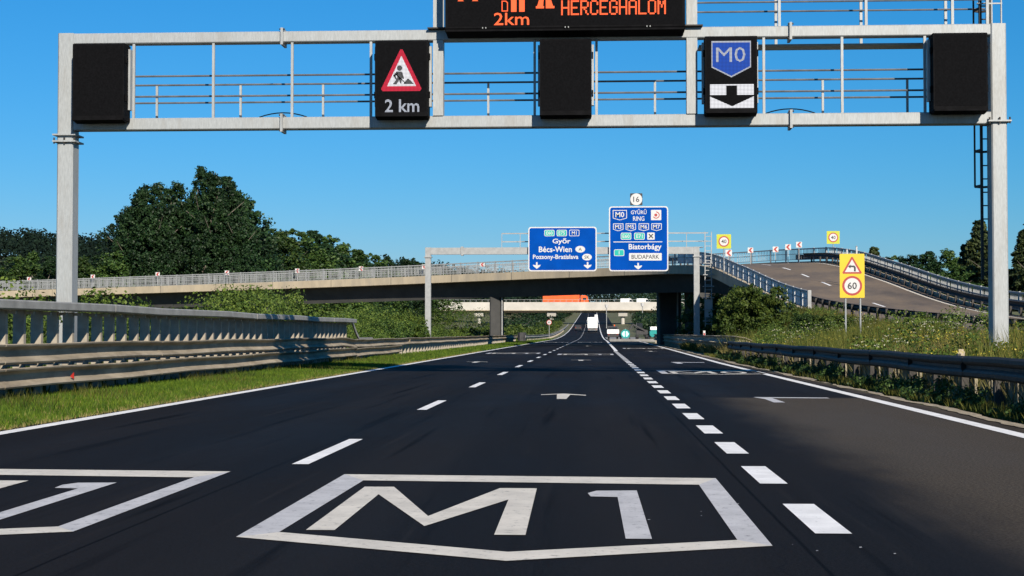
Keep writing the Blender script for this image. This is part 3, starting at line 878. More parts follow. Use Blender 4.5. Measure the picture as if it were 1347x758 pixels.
U = lambda X, Z: ((X - 352) * k, h - (Z - 343) * k)
for X, f, t in ((253, 'sign_green', 'E60'), (347, 'sign_green', 'E75'), (442, 'sign_blue', 'M1')):
    badge(s1, *U(X, 390), .80, .50, f, t)
text('Győr', M['sign_white'], s1, *U(345, 455), -.012, w=1.42, h=.52, bold=.02)
text('Bécs-Wien', M['sign_white'], s1, *U(298, 514), -.012, w=2.58, h=.45, bold=.02)
text('Pozsony-Bratislava', M['sign_white'], s1, *U(300, 576), -.012, w=3.55, h=.46, bold=.02)
for (X, Z), t in (((487, 514), 'A'), ((538, 574), 'SK')):
    cx, cz = U(X, Z)
    MB().flat_y([(cx + .38 * math.cos(2 * math.pi * i / 24), cz + .26 * math.sin(2 * math.pi * i / 24)) for i in range(24)], -.010).build('country_oval', M['sign_white'], s1)
    text(t, M['sign_black'], s1, cx, cz, -.014, h=.26, bold=.01)
down_arrow(s1, *U(157, 637)); down_arrow(s1, *U(543, 637))
s2, w, h = dir_sign(1.23, 5.84, 5.90, 10.97, 'tall blue direction sign reading Biatorbágy and M0 ring on far gantry')
k = w / 443.0
U = lambda X, Z: ((X - 936) * k, h - (Z - 188) * k)
badge(s2, *U(796, 254), 1.10, .80, 'sign_blue', 'M0', True)
text('GYŰRŰ', M['sign_white'], s2, *U(937, 228), -.012, w=1.22, h=.40, bold=.01)
text('RING', M['sign_white'], s2, *U(937, 280), -.012, w=.88, h=.36, bold=.01)
cx, cz = U(1067, 254)
MB().flat_y(rrect(cx - .40, cx + .40, cz - .40, cz + .40, .06), -.010).build('ring_plate', M['sign_white'], s2)
MB().disc_y(cx - .02, cz, -.014, .12, 16).build('ring_centre', M['sign_red'], s2)
arc = MB(); n = 14
A = [(cx + .28 * math.cos(t), cz + .28 * math.sin(t)) for t in np.linspace(R(-150), R(90), n)]
B = [(cx + .21 * math.cos(t), cz + .21 * math.sin(t)) for t in np.linspace(R(-150), R(90), n)]
arc.add([(x, -.014, z) for x, z in A + B], [(i, i + 1, i + 1 + n, i + n) for i in range(n - 1)])
arc.build('ring_arc', M['sign_red'], s2)
for X, t in ((784, 'M3'), (878, 'M5'), (975, 'M6'), (1070, 'M7')):
    badge(s2, *U(X, 345), .80, .60, 'sign_blue', t, True)
badge(s2, *U(842, 412), .82, .54, 'sign_green', 'E60'); badge(s2, *U(942, 412), .82, .54, 'sign_green', 'E71')
cx, cz = U(1028, 412)
MB().flat_y(rrect(cx - .29, cx + .29, cz - .28, cz + .28, .05), -.010).build('airport_plate', M['sign_white'], s2)
pl = MB()
for a in (45, -45):
    d = Vector((math.cos(R(a)), 0, math.sin(R(a)))); e = Vector((-d.z, 0, d.x))
    c = Vector((cx, -.014, cz))
    pl.add([c - d * .23 - e * .045, c + d * .23 - e * .045, c + d * .23 + e * .045, c - d * .23 + e * .045], [(0, 1, 2, 3)])
    pl.v[-4:] = [(q[0], -.014 - (.001 if a < 0 else 0), q[2]) for q in pl.v[-4:]]
pl.build('aircraft_symbol', M['sign_black'], s2)
cx, cz = U(930, 455); MB().flat_y([(cx - 1.9, cz - .03), (cx + 1.9, cz - .03), (cx + 1.9, cz + .03), (cx - 1.9, cz + .03)], -.010).build('divider', M['sign_white'], s2)
badge(s2, *U(790, 536), .80, .52, 'sign_green', '1')
text('Biatorbágy', M['sign_white'], s2, *U(984, 497), -.012, w=2.55, h=.56, bold=.02)
cx, cz = U(986, 567); MB().flat_y(rrect(cx - 1.27, cx + 1.27, cz - .29, cz + .29, .05), -.010).build('name_plate', M['sign_white'], s2)
text('BUDAPARK', M['sign_black'], s2, cx, cz, -.014, w=2.15, h=.33, bold=.01)
down_arrow(s2, *U(932, 637))
s3 = empty('exit_number_sign', (3.36, G2 - .22, 11.02), 'small round number 16 plate on top of the tall blue sign', 'number sign')
MB().prism_y(rrect(-.48, .48, .03, .97, .06), 0, .05).build('panel', M['sign_black'], s3)
MB().disc_y(0, .5, -.005, .46, 28).build('disc', M['sign_white'], s3)
text('16', M['sign_black'], s3, 0, .5, -.010, h=.44, bold=.01)
MB().box(-.04, .04, .055, .10, -.6, .8).build('bracket', M['galv2'], s3)

# ------------------------------------------------------------------ guard rails
WPROF = [(0, .16), (.10, .162), (.122, .150), (.112, .125), (.022, .085), (.0, .06), (.0, -.038), (.02, -.052), (.098, -.098), (.112, -.12), (.098, -.146), (.03, -.16), (0, -.16)]
def sweep(path, prof, side=1, thick=.006, closed=False):
    """profile (offset, dz) swept along a list of (x, y, z); side +1 bulges towards +x"""
    path = [Vector(p) for p in path]; n = len(path); k = len(prof)
    mb = MB()
    fr = []
    for i, p in enumerate(path):
        t = path[min(i + 1, n - 1)] - path[max(i - 1, 0)]; t.z = 0; t.normalize()
        fr.append(Vector((t.y, -t.x, 0)) * side)
    if closed:
        loop = prof
    else:
        loop = list(prof) + [(o - thick, z) for o, z in reversed(prof)]
    k = len(loop)
    V = [p + f * o + Vector((0, 0, z)) for p, f in zip(path, fr) for o, z in loop]
    F = []
    for i in range(n - 1):
        for j in range(k):
            q = (j + 1) % k
            F.append((i * k + j, i * k + q, (i + 1) * k + q, (i + 1) * k + j))
    F.append(tuple(range(k))); F.append(tuple(range((n - 1) * k, n * k))[::-1])
    return mb.add(V, F)

# --- tall left barrier: two corrugated rails under a box beam on close-set posts
BY0, BY1, BX = 10.0, 57.0, -9.0
lb = empty('guard_rail', (BX, BY0, 0), 'tall steel barrier with two rails and a top beam along the left verge', 'guard rail')
def rail_run(root, pts_f, y0, y1, step, zc, side, m, name='rail', prof=WPROF, closed=False, jit=.012, n=3):
    y = y0; i = 0
    while y < y1 - .05:
        e = min(y + step, y1)
        dj = (i % 2) * .007
        pts = []
        for t in np.linspace(0, 1, n):
            yy = y + (e + (.10 if e < y1 else 0) - y) * t
            x, z = pts_f(yy)
            pts.append((x + side * dj, yy, z + zc + jit * math.sin(yy * .7 + zc * 9)))
        sweep(pts, prof, side, closed=closed).build(name, m, root, world=True)
        y = e; i += 1
straight = lambda y: (BX, 0.0)
TOPB = [(-.42, -.075), (.0, -.075), (.02, -.055), (.02, .055), (.0, .075), (-.42, .075), (-.44, .055), (-.44, -.055)]
rail_run(lb, straight, BY0, 39.2, 4.2, .775, 1, M['rail'])
rail_run(lb, straight, 39.2, BY1 - 3, 4.2, .775, 1, M['rail'])
rail_run(lb, straight, BY0, BY1 - 3, 4.2, .385, 1, M['rail'])
rail_run(lb, lambda y: (BX + .06, 0), BY0, BY1, 6.0, 1.545, 1, M['beam'], 'top_beam', TOPB, True)
# both rails swing down to the single rail that follows
for z0, z1 in ((.775, .99 - .30), (.385, .39)):
    pts = [(BX, BY1 - 3 + 3 * t, z0 + (z1 - z0) * (t * t * (3 - 2 * t))) for t in np.linspace(0, 1, 7)]
    sweep(pts, WPROF, 1).build('rail', M['rail'], lb, world=True)
pts = [(BX - .12, BY1 + .02, 1.56), (BX - .10, BY1 + 1.0, 1.10), (BX - .08, BY1 + 1.6, .86), (BX - .06, BY1 + 5.0, .86)]
sweep([(x, y, z) for x, y, z in pts], [(-.03, -.06), (.03, -.06), (.03, .06), (-.03, .06)], 1, closed=True).build('top_beam_end', M['beam'], lb, world=True)
pm = MB(); pm.prism_z([(-.35, -.05), (-.17, -.05), (-.17, .05), (-.185, .05), (-.185, -.035), (-.335, -.035), (-.335, .05), (-.35, .05)], -.4, 1.465)
pmesh = pm.mesh('post', M['post'])
sp = MB().box(-.168, .018, -.045, .045, .60, .66).mesh('spacer', M['beam'])
sp2 = MB().box(-.168, -.02, -.04, .04, 1.40, 1.452).mesh('beam_bracket', M['post'])
bt = MB().tube((.02, 0, 0), (.045, 0, 0), .018, n=6).mesh('bolt', M['beam'])
y = BY0 + .4
while y < BY1:
    p = inst('post', pmesh, lb, (-.02, y - BY0, 0)); p.rotation_euler = (random.uniform(-.008, .008), random.uniform(-.006, .006), 0)
    inst('spacer', sp, lb, (-.02, y - BY0, -.03)); inst('spacer', sp, lb, (-.02, y - BY0, -.24)); inst('beam_bracket', sp2, lb, (-.02, y - BY0, 0))
    y += .765
for yy in (25.6,):
    MB().prism_y([(BX + .06, .355), (BX + .125, .31), (BX + .125, .43)], yy, yy + .02).build('reflector', M['lamp_red'], lb, world=True)

# --- single rail that carries on along the left verge
sb = empty('guard_rail', (BX, BY1, 0), 'long low guard rail along the left verge running towards the far overpass', 'guard rail')
def lrail(y):
    x = BX + .12 * math.sin((y - 57) * .03) + max(0, y - 150) * .006
    return (x, rz1(y))
rail_run(sb, lrail, BY1 + .0, 176, 8.0, .70, 1, M['rail'], n=4)
rail_run(sb, lrail, BY1 + .0, 70, 4.3, .36, 1, M['rail'], n=3)
p2 = MB().prism_z([(-.14, -.05), (.0, -.05), (.0, .05), (-.02, .05), (-.02, -.035), (-.12, -.035), (-.12, .05), (-.14, .05)], -.4, .82).mesh('post', M['post'])
y = BY1 + .8
while y < 176:
    x, z = lrail(y); inst('post', p2, sb, (x - BX - .02, y - BY1, z)); y += 1.33
fb = empty('guard_rail', (-8.5, 182, 0), 'distant guard rail beyond the pier on the left verge', 'guard rail')
def lrail2(y): return (-8.5 + .01 * (y - 182) * (1 if y < 260 else 0) + (.78 if y >= 260 else 0), rz1(y))
rail_run(fb, lrail2, 182, 470, 24, .68, 1, M['beam'], n=4)
y = 183.0
while y < 400:
    x, z = lrail2(y); inst('post', p2, fb, (x + 8.5 - .02, y - 182, z)); y += 4
cz = rz1(179)
cu = empty('crash_cushion', (-8.4, 178.6, 0), 'dark crash cushion at the end of the left guard rail', 'crash cushion')
MB().prism_z([(-.45, -.6), (-.2, -.9), (.2, -.9), (.45, -.6), (.45, 1.6), (-.45, 1.6)], 0, 1.15).build('bumper', M['chassis'], cu)
MB().box(-.47, .47, -.3, .0, .55, .8).build('stripe', M['sign_white'], cu)

# --- right hand rail with a board edging beneath it
RB0, RB1, RX = 12.0, 66.0, 5.72
def rrail(y): return (RX + .10 * math.sin(y * .05) + max(0, y - 50) * .010, g1(RX, 30.0) * 0 + 0.0)
rb = empty('guard_rail', (RX, RB0, 0), 'dark single guard rail along the right verge in the foreground', 'guard rail')
HB0 = [(0, .14), (.05, .15), (.085, .12), (.09, .075), (.07, .045), (.03, .02), (.03, -.02), (.07, -.045), (.09, -.075), (.085, -.12), (.05, -.15), (0, -.14)]
HB = [(o, z * 1.12) for o, z in HB0]
rail_run(rb, rrail, RB0, RB1, 4.0, .575, -1, M['rail_dark'], prof=HB, n=3)
p3 = MB().prism_z([(.0, -.05), (.13, -.05), (.13, .05), (.11, .05), (.11, -.035), (.02, -.035), (.02, .05), (.0, .05)], -.4, .70).mesh('post', M['rail_dark'])
y = RB0 + .5
while y < RB1:
    x, z = rrail(y); inst('post', p3, rb, (x - RX + .01, y - RB0, z)); y += 2.0
bf = empty('board_edging', (RX + .22, RB0, 0), 'low edging of weathered upright boards under the dark right guard rail', 'edging')
bms = []
for k in range(5):
    w_, h_ = .045 + .012 * (k % 3), .44 + .03 * (k % 4)
    bms.append(MB().prism_y([(-.02, -.2), (.02, -.2), (.02, h_), (.0, h_ + .02), (-.02, h_)], -w_, w_).mesh('board', M['board']))
y = RB0; k = 0
while y < 56:
    x, z = rrail(y)
    if random.random() > .06:
        b = inst('board', bms[random.randrange(5)], bf, (x - RX + random.uniform(-.02, .02), y - RB0, random.uniform(-.04, .02)))
        b.rotation_euler = (random.uniform(-.05, .05), random.uniform(-.05, .05), random.uniform(-.1, .1))
    y += .155 + random.uniform(-.015, .03); k += 1
# rail that starts after it, with a rounded end
r2 = empty('guard_rail', (6.3, 70, 0), 'double guard rail with curved end leading under the overpass on the right', 'guard rail')
def rrail2(y): return (6.32 + .004 * (y - 70), 0.0)
rail_run(r2, rrail2, 70, 168, 8, .80, -1, M['rail'], n=4)
rail_run(r2, rrail2, 70, 168, 8, .47, -1, M['rail'], n=4)
for zc in (.80, .47):
    pts = [(6.32, 70.0, zc), (6.36, 69.4, zc), (6.55, 69.0, zc - .02), (6.85, 68.9, zc - .08), (7.1, 69.0, zc - .2)]
    sweep(pts[::-1], WPROF, -1).build('end_rail', M['rail'], r2, world=True)
p4 = MB().box(.0, .14, -.05, .05, -.3, .96).mesh('post', M['post'])
slab = MB().box(.16, .22, -.96, .96, -.3, .52).mesh('kerb_slab', M['concrete'])
y = 70.5
while y < 168:
    x, z = rrail2(y); inst('post', p4, r2, (x - 6.3 + .01, y - 70, z))
    if y < 150: inst('kerb_slab', slab, r2, (x - 6.3, y - 70 + 1.0, 0))
    y += 2.0

# ------------------------------------------------------------------ overpass and its ramp
IB = ramp_index(86.0)
IE = len(PATH) - 1
def psweep(i0, i1, prof, step=2, closed=True, name='', m=None, parent=None, taper=None):
    idx = list(range(i0, i1, step))
    if idx[-1] != i1: idx.append(i1)
    k = len(prof); V = []
    for i in idx:
        for o, z in prof:
            zz = z if taper is None else z * taper(i)
            V.append(ramp_pt(i, o, zz))
    n = len(idx); F = []
    for a in range(n - 1):
        for j in range(k if closed else k - 1):
            q = (j + 1) % k
            F.append((a * k + j, (a + 1) * k + j, (a + 1) * k + q, a * k + q))
    if closed:
        F.append(tuple(range(k))[::-1]); F.append(tuple(range((n - 1) * k, n * k)))
    return MB().add(V, F).build(name, m, parent, world=bool(parent))
ramp = psweep(0, IE, [(10.55, 0.0), (.45, 0.0)], 3, False, 'ramp_road', M['old_asphalt'])
tag(ramp, 'two-lane ramp road climbing on the right and crossing the overpass', kind='structure')
rl = psweep(0, IE, [(9.85, .005), (9.65, .005)], 3, False, 'edge_line', M['paint_cream']); rl.parent = ramp
rl = psweep(0, IE, [(1.25, .005), (1.07, .005)], 3, False, 'edge_line', M['paint_grey']); rl.parent = ramp
i = 20
while i < IE - 10:
    d = psweep(i, i + 5, [(5.62, .005), (5.46, .005)], 2, False, 'lane_dash', M['paint']); d.parent = ramp; i += 13

ov = empty('overpass_bridge', (0, 148, 0), 'curved concrete overpass crossing the motorway on dark piers', 'bridge')
tp = lambda i: 1.0 if i > IB + 70 else 0.45 + 0.55 * (i - IB) / 70
psweep(IB, IE, [(0, .12), (0, -.62), (.3, -.68), (.3, -.60), (10.7, -.60), (10.7, -.68), (11, -.62), (11, .12), (10.56, .12), (10.56, -.03), (.44, -.03), (.44, .12)], 2, True, 'deck', M['concrete'], ov)
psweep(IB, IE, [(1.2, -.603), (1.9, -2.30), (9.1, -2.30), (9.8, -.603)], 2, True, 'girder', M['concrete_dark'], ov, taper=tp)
# parapets: posts, top rail, mid rail and infill on both sides
IP = ramp_index(88.0)
top = [(-.05, -.05), (.07, -.05), (.07, .05), (-.05, .05)]
for off, side in ((.12, 'inner'), (10.88, 'outer')):
    i0 = IP if side == 'inner' else ramp_index(46)
    psweep(i0, IE, [(off + o, 1.20 + z) for o, z in top], 2, True, 'top_rail', M['galv2'], ov)
    psweep(i0, IE, [(off + o * .5, .28 + z * .5) for o, z in top], 2, True, 'bottom_rail', M['galv2'], ov)
    psweep(i0, IE, [(off + o * .4, .78 + z * .5) for o, z in top], 2, True, 'mid_rail', M['galv2'], ov)
    pm = MB().box(-.045, .045, -.045, .045, -.05, 1.17).mesh('parapet_post', M['galv2'])
    ie = ramp_index(160) + 160
    for i in range(i0, min(IE, ie), 4):
        x, y, z = ramp_pt(i, off, .12); a = math.atan2(PN[i][1], PN[i][0])
        inst('parapet_post', pm, ov, (x, y - 148, z - .0), a)
    ib, ibr = MB(), MB()
    for i in range(i0, min(IE, ie), 1):
        nb = 6 if (side == 'inner' and i < ramp_index(131)) else 3
        for q in range(nb):
            if i % 4 == 0 and q == 0: continue
            t = q / nb
            a_, b_ = np.array(ramp_pt(i, off, .30)), np.array(ramp_pt(min(i + 1, IE), off, .30))
            x, y, z = a_ + (b_ - a_) * t
            (ibr if nb == 6 else ib).box(x - .018, x + .018, y - .018, y + .018, z, z + .86)
    o = ib.build('infill_bars', M['galv2'], ov, world=True); o['kind'] = 'stuff'
    if side == 'inner':
        o = ibr.build('infill_bars', M['galv_lit'], ov, world=True); o['kind'] = 'stuff'
# solid lower panels on the outer side of the climbing ramp
psweep(ramp_index(46), ramp_index(130), [(10.93, .30), (10.97, .30), (10.97, .72), (10.93, .72)], 2, True, 'kick_panel', M['rail_dark'], ov)
# crash rails inside the parapets
def ramp_rail(off, i0, i1, label, face, m):
    r = empty('guard_rail', tuple(ramp_pt(i0, off, 0)), label, 'guard rail')
    lx_, ly_, lz_ = r.location
    i = i0
    while i < i1:
        e = min(i + 10, i1)
        pts = [ramp_pt(j, off, .62 + .035) for j in sorted(set(list(range(i, e, 3)) + [e]))]
        sweep(pts, WPROF, face).build('rail', m, r, world=True)
        i = e
    pm = MB().box(-.06, .06, -.05, .05, -.1, .80).mesh('post', M['rail_dark'])
    for k, i in enumerate(range(i0, i1, 3)):
        if k >= 160: break
        x, y, z = ramp_pt(i, off - face * .075, 0); a = math.atan2(PN[i][1], PN[i][0])
        inst('post', pm, r, (x - lx_, y - ly_, z - lz_), a)
    return r
ramp_rail(.72, ramp_index(36), ramp_index(135), 'black guard rail with close posts along the near edge of the ramp', 1, M['rail_dark'])
ramp_rail(10.30, ramp_index(30), ramp_index(128), 'dark guard rail along the far edge of the climbing ramp', -1, M['rail_dark'])
# end of the inner parapet
x, y, z = ramp_pt(IP, .12, 0)
MB().box(x - .10, x + .10, y - .14, y + .14, z - .9, z + 1.28).build('end_post', M['galv2'], ov, world=True)
# piers
def pier(x, y, w, d, ztop, name='pier'):
    gz = g1(x, y)
    m = MB(); c = .12
    m.prism_z([(x - w / 2 + c, y - d / 2), (x + w / 2 - c, y - d / 2), (x + w / 2, y - d / 2 + c), (x + w / 2, y + d / 2 - c), (x + w / 2 - c, y + d / 2), (x - w / 2 + c, y + d / 2), (x - w / 2, y + d / 2 - c), (x - w / 2, y - d / 2 + c)], gz - .4, ztop)
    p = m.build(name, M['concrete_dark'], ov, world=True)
    return p
pier(-9.75, 153.5, 1.1, 5.5, 5.1); pier(7.25, 147.0, 2.05, 7.0, 5.3); pier(8.95, 140.0, .85, 6.0, 5.3); pier(13.5, 152.0, 6.4, 1.0, 5.3)  # the last, wide one is a wall added to darken the background
pier(-34.5, 163.5, 1.1, 5.5, 4.7); pier(-62, 172.5, 1.1, 5.5, 4.1); pier(14.5, 131, .9, 8, 5.2); pier(14.6, 118.0, 5.0, 1.0, 4.7)
for i in range(ramp_index(126), ramp_index(160) + 140, 14):
    a_, b_ = Vector(ramp_pt(i, -.004, -.60)), Vector(ramp_pt(i, -.004, .11))
    MB().bar(a_, b_, .035, .012).build('fascia_joint', M['concrete_dark'], ov, world=True)
for x, y in ((-9.05, 150.6), (7.9, 143.4)):
    MB().tube((x, y, g1(x, y)), (x, y, 5.2), .07, n=8).build('drain_pipe', M['galv2'], ov, world=True)
# delineator arrows along the overpass
def chevron(x, y, z, zb, label, rz=0.0):
    r = empty('curve_arrow_board', (x, y, zb), label, 'curve sign', 'curve arrow boards on the overpass', rz)
    s = .25; h = z - zb
    MB().prism_y([(-s, h - s), (s, h - s), (s, h + s), (-s, h + s)], 0, .03).build('board', M['sign_white'], r)
    MB().flat_y([(-.18, h), (.02, h + .22), (.2, h + .22), (.02, h), (.2, h - .22), (.02, h - .22)], -.006).build('arrow', M['sign_red'], r)
    MB().bar((0, .06, 0), (0, .06, h + .2), .05).build('post', M['galv2'], r)
words = ['first', 'second', 'third', 'fourth', 'fifth', 'sixth', 'seventh', 'eighth']
def on_outer(slope, i0):
    """deck point near the far parapet that lies on the line x = slope * y"""
    c = [(abs(q[0] / q[1] - slope), q) for q in (ramp_pt(i, 10.2, 0) for i in range(i0, IE))]
    return min(c)[1]
for w_, (sx, hh) in zip(words, ((-.378, .0360), (-.335, .0375), (-.290, .0390), (-.243, .0400), (-.196, .0412), (-.153, .0425), (-.1116, .0437), (-.0719, .0450))):
    q = on_outer(sx, ramp_index(150))
    chevron(q[0], q[1], 1.1 + hh * q[1], q[2], f'small red and white arrow board on the overpass, {w_} from the left edge')
for nm, sx, hh in (('leftmost of four at the ramp bend', .104, .0540), ('second of four at the ramp bend', .118, .0545), ('third of four at the ramp bend', .128, .0560), ('rightmost of four at the ramp bend', .1335, .0575)):
    q = on_outer(sx, ramp_index(112))
    chevron(q[0], q[1], 1.1 + hh * q[1], q[2], f'small red and white arrow board, {nm}')
q = ramp_pt(ramp_index(118), .85, 0)
chevron(q[0], q[1], q[2] + 1.45, q[2], 'small red and white arrow board, beside the left small yellow sign')

# ------------------------------------------------------------------ yellow signs
def speed_face(r, cx, cz, rad, txt, y=-.004):
    MB().disc_y(cx, cz, y, rad, 28).build('red_ring', M['sign_red'], r)
    MB().disc_y(cx, cz, y - .004, rad * .78, 28).build('white_disc', M['sign_white'], r)
    text(txt, M['sign_black'], r, cx, cz, y - .008, h=rad * .72, bold=.015)
gz = g1(10.1, 60)
ys_ = empty('warning_sign', (10.1, 60, gz), 'large yellow sign with left bend triangle above 60 limit on two legs', 'road sign')
b0, b1 = 2.47 - gz, 4.19 - gz
MB().prism_y(rrect(-.48, .48, b0, b1, .03), 0, .03).build('panel', M['sign_yellow'], ys_)
ct = b1 - .48
MB().flat_y(rtri([(-.40, ct - .30), (.40, ct - .30), (0, ct + .40)], .05), -.004).build('red_triangle', M['sign_red'], ys_)
MB().flat_y([(-.28, ct - .235), (.28, ct - .235), (0, ct + .26)], -.008).build('white_triangle', M['sign_white'], ys_)
MB().flat_y([(.14, ct - .21), (.14, ct - .05), (.09, ct + .02), (-.06, ct + .02), (-.06, ct + .06), (-.16, ct - .02), (-.06, ct - .09), (-.06, ct - .045), (.05, ct - .045), (.07, ct - .07), (.07, ct - .21)], -.012).build('bend_arrow', M['sign_black'], ys_)
speed_face(ys_, 0, b0 + .47, .385, '60')
for x in (-.25, .32):
    MB().tube((x, .07, -.3), (x, .07, b1 - .1), .035, n=8).build('leg', M['galv'], ys_)
    MB().box(x - .06, x + .06, .033, .10, b0 + .3, b0 + .36).build('clamp', M['galv'], ys_)
for (x, y, z, lab, off) in ((9.65, 113, 7.86, 'small lime yellow 40 limit sign near the left end of ramp parapet', .55), (19.85, 127, 9.0, 'small lime yellow 40 limit sign above the far side of the ramp', 10.5)):
    i = int(np.argmin(np.hypot(*(PATH[:, :2] + PN * off - (x, y)).T)))
    q = ramp_pt(i, off, 0)
    q = (x, y, q[2])
    r = empty('speed_limit_sign', q, lab, 'road sign')
    hz = z - q[2]
    MB().prism_y(rrect(-.53, .53, hz - .53, hz + .53, .04), 0, .03).build('panel', M['sign_lime'], r)
    speed_face(r, 0, hz, .40, '40')
    MB().tube((0, .07, 0), (0, .07, hz + .4), .04, n=8).build('post', M['galv2'], r)
for dx, lab in ((0, 'left one of two white poles behind the large yellow sign'), (.65, 'right one of two white poles behind the large yellow sign')):
    q = ramp_pt(ramp_index(104), 10.7, 0)
    po = empty('marker_pole', (17.25 + dx, 104.5, q[2]), lab, 'pole')
    MB().tube((0, 0, -.2), (0, 0, 2.35 + dx * .3), .075, .06, n=8).build('shaft', M['sign_white'], po)
    MB().tube((0, 0, 2.35 + dx * .3), (0, 0, 2.43 + dx * .3), .08, .02, n=8).build('cap', M['galv2'], po)
mp = empty('delineator_post', (6.95, 96, g1(6.95, 96)), 'short white delineator post by the curved end of right guard rail', 'post')
MB().prism_z([(-.07, -.05), (.07, -.05), (.04, .06), (-.04, .06)], -.2, 1.15).build('body', M['sign_white'], mp)
MB().box(-.05, .05, -.056, -.051, .85, 1.0).build('reflector', M['sign_red'], mp)
mk = empty('marker_stone', (6.75, 28.4, g1(6.75, 28.4)), 'pale marker stone in the weeds behind the right guard rail', 'marker stone')
MB().prism_z([(-.06, -.05), (.06, -.05), (.065, .05), (-.065, .05)], -.2, .68).prism_z([(-.045, -.035), (.045, -.035), (.04, .035), (-.04, .035)], .68, .72).build('block', M['concrete'], mk)
MB().box(-.055, -.01, -.056, -.052, .52, .64).build('plate', M['sign_black'], mk)
ls = empty('speed_limit_sign', (-7.6, 262, rz1(262)), 'tiny round limit sign on a pole beside the distant left verge', 'road sign')
MB().tube((0, .05, -.2), (0, .05, 3.2), .05, n=6).build('post', M['galv2'], ls)
speed_face(ls, 0, 2.85, .45, '60')
MB().disc_y(0, 2.85, .0, .45, 20).build('back', M['galv2'], ls)

# ------------------------------------------------------------------ far bridge with traffic
BY = 505.0
fbz = 7.85
fbr = empty('far_bridge', (-27, BY, 0), 'pale concrete bridge seen beneath the overpass in the distance', 'bridge')
MB().prism_x([(0, fbz + .55), (0, 11.3), (.3, 11.3), (.3, 10.0), (10.7, 10.0), (10.7, 11.3), (11, 11.3), (11, fbz + .55), (8.5, fbz), (2.5, fbz)], -62, 75).build('deck', M['concrete_white'], fbr, world=False)
fbr.children[-1].location = (0, 0, 0)
MB().box(-62, 75, -.25, -.005, fbz + .62, fbz + .85).build('ledge', M['concrete'], fbr)
for x in (-38.2, -13.9, 9.8, 34.0):
    gz = g1(x, BY + 5)
    MB().prism_x([(1.5, 6.6), (9.5, 6.6), (10, fbz - .003), (1, fbz - .003)], x - 1.5 + 27, x + 1.5 + 27).build('pier_cap', M['concrete_white'], fbr)
    for dy in (3, 8):
        MB().tube((x + 27, dy, gz - 1), (x + 27, dy, 6.6), .62, n=12).build('pier', M['concrete_white'], fbr)
for x in (-62 - 10, ):
    MB().box(x, x + 10, -2, 13, 0, 11.2).build('abutment', M['concrete'], fbr)
for k in range(67):
    x = -60 + k * 2
    MB().bar((x, .15, 11.3), (x, .15, 12.1), .1).build('railing_post', M['galv2'], fbr)
MB().bar((-62, .15, 12.12), (75, .15, 12.12), .1).build('railing', M['galv2'], fbr)

def wheel(parent, x, y, z, r, w, axis='x'):
    m = MB()
    if axis == 'x': m.tube((x - w / 2, y, z), (x + w / 2, y, z), r, n=16)
    else: m.tube((x, y - w / 2, z), (x, y + w / 2, z), r, n=16)
    o = m.build('wheel', M['tyre'], parent)
    m = MB()
    if axis == 'x': m.tube((x - w / 2 - .01, y, z), (x + w / 2 + .01, y, z), r * .55, n=12)
    else: m.tube((x, y - w / 2 - .01, z), (x, y + w / 2 + .01, z), r * .55, n=12)
    m.build('rim', M['galv2'], o)
# white truck seen from behind
tz = rz1(385)
tr = empty('box_truck', (-.2, 385, tz), 'white box truck driving away in the middle lane ahead', 'truck')
MB().cbox(-1.25, 1.25, 0, 7.8, 1.0, 3.75, .06).build('cargo_box', M['truck_white'], tr)
MB().box(-.01, .01, -.012, -.002, 1.1, 3.65).build('door_seam', M['chassis'], tr)
for x in (-.5, -.25, .25, .5): MB().tube((x, -.04, 1.05), (x, -.04, 3.7), .025, n=6).build('lock_rod', M['galv2'], tr)
MB().box(-1.2, 1.2, .1, 7.6, .72, .99).build('chassis', M['chassis'], tr)
MB().box(-1.15, 1.15, -.08, .05, .45, .62).build('bumper', M['galv2'], tr)
for x in (-1.0, .8): MB().box(x, x + .2, -.10, -.081, .64, .78).build('tail_lamp', M['lamp_red'], tr)
MB().prism_x([(7.95, .5), (9.9, .5), (9.95, 1.4), (9.6, 2.9), (7.95, 2.95)], -1.2, 1.2).build('cab', M['truck_white'], tr)
for x in (-.95, .95):
    for y in (1.5, 8.9): wheel(tr, x, y, .5, .5, .32)
MB().box(.55, 1.25, -.0, .3, 3.76, 4.4).build('refrigeration_unit', M['truck_white'], tr)
# orange lorry crossing the far bridge, driving right
ol = empty('orange_lorry', (-9.2, BY + 3.0, 10.0), 'orange lorry crossing the far pale bridge', 'truck')
m = MB(); m.prism_y([(-7.6, 1.2), (4.6, 1.2), (4.6, 3.75), (4.2, 3.95), (-7.2, 3.55), (-7.6, 3.4)], -1.25, 1.25); m.build('trailer', M['orange'], ol)
m = MB(); m.prism_y([(5.0, .6), (7.5, .6), (7.6, 1.8), (7.25, 3.2), (6.7, 3.55), (5.0, 3.6)], -1.22, 1.22); m.build('cab', M['orange'], ol)
MB().box(5.7, 6.9, -1.235, -1.225, 1.9, 2.8).build('side_window', M['glass'], ol)
MB().box(-7.5, 7.2, -1.0, 1.0, .75, 1.19).build('chassis', M['chassis'], ol)
for x in (-6.2, -5.0, -3.8, 3.6, 6.4):
    wheel(ol, x, -1.08, .5, .5, .3, 'y')
    wheel(ol, x, 1.08, .5, .5, .3, 'y')
MB().box(-7.4, 4.4, -1.262, -1.252, 1.25, 1.45).build('side_stripe', M['sign_red'], ol)
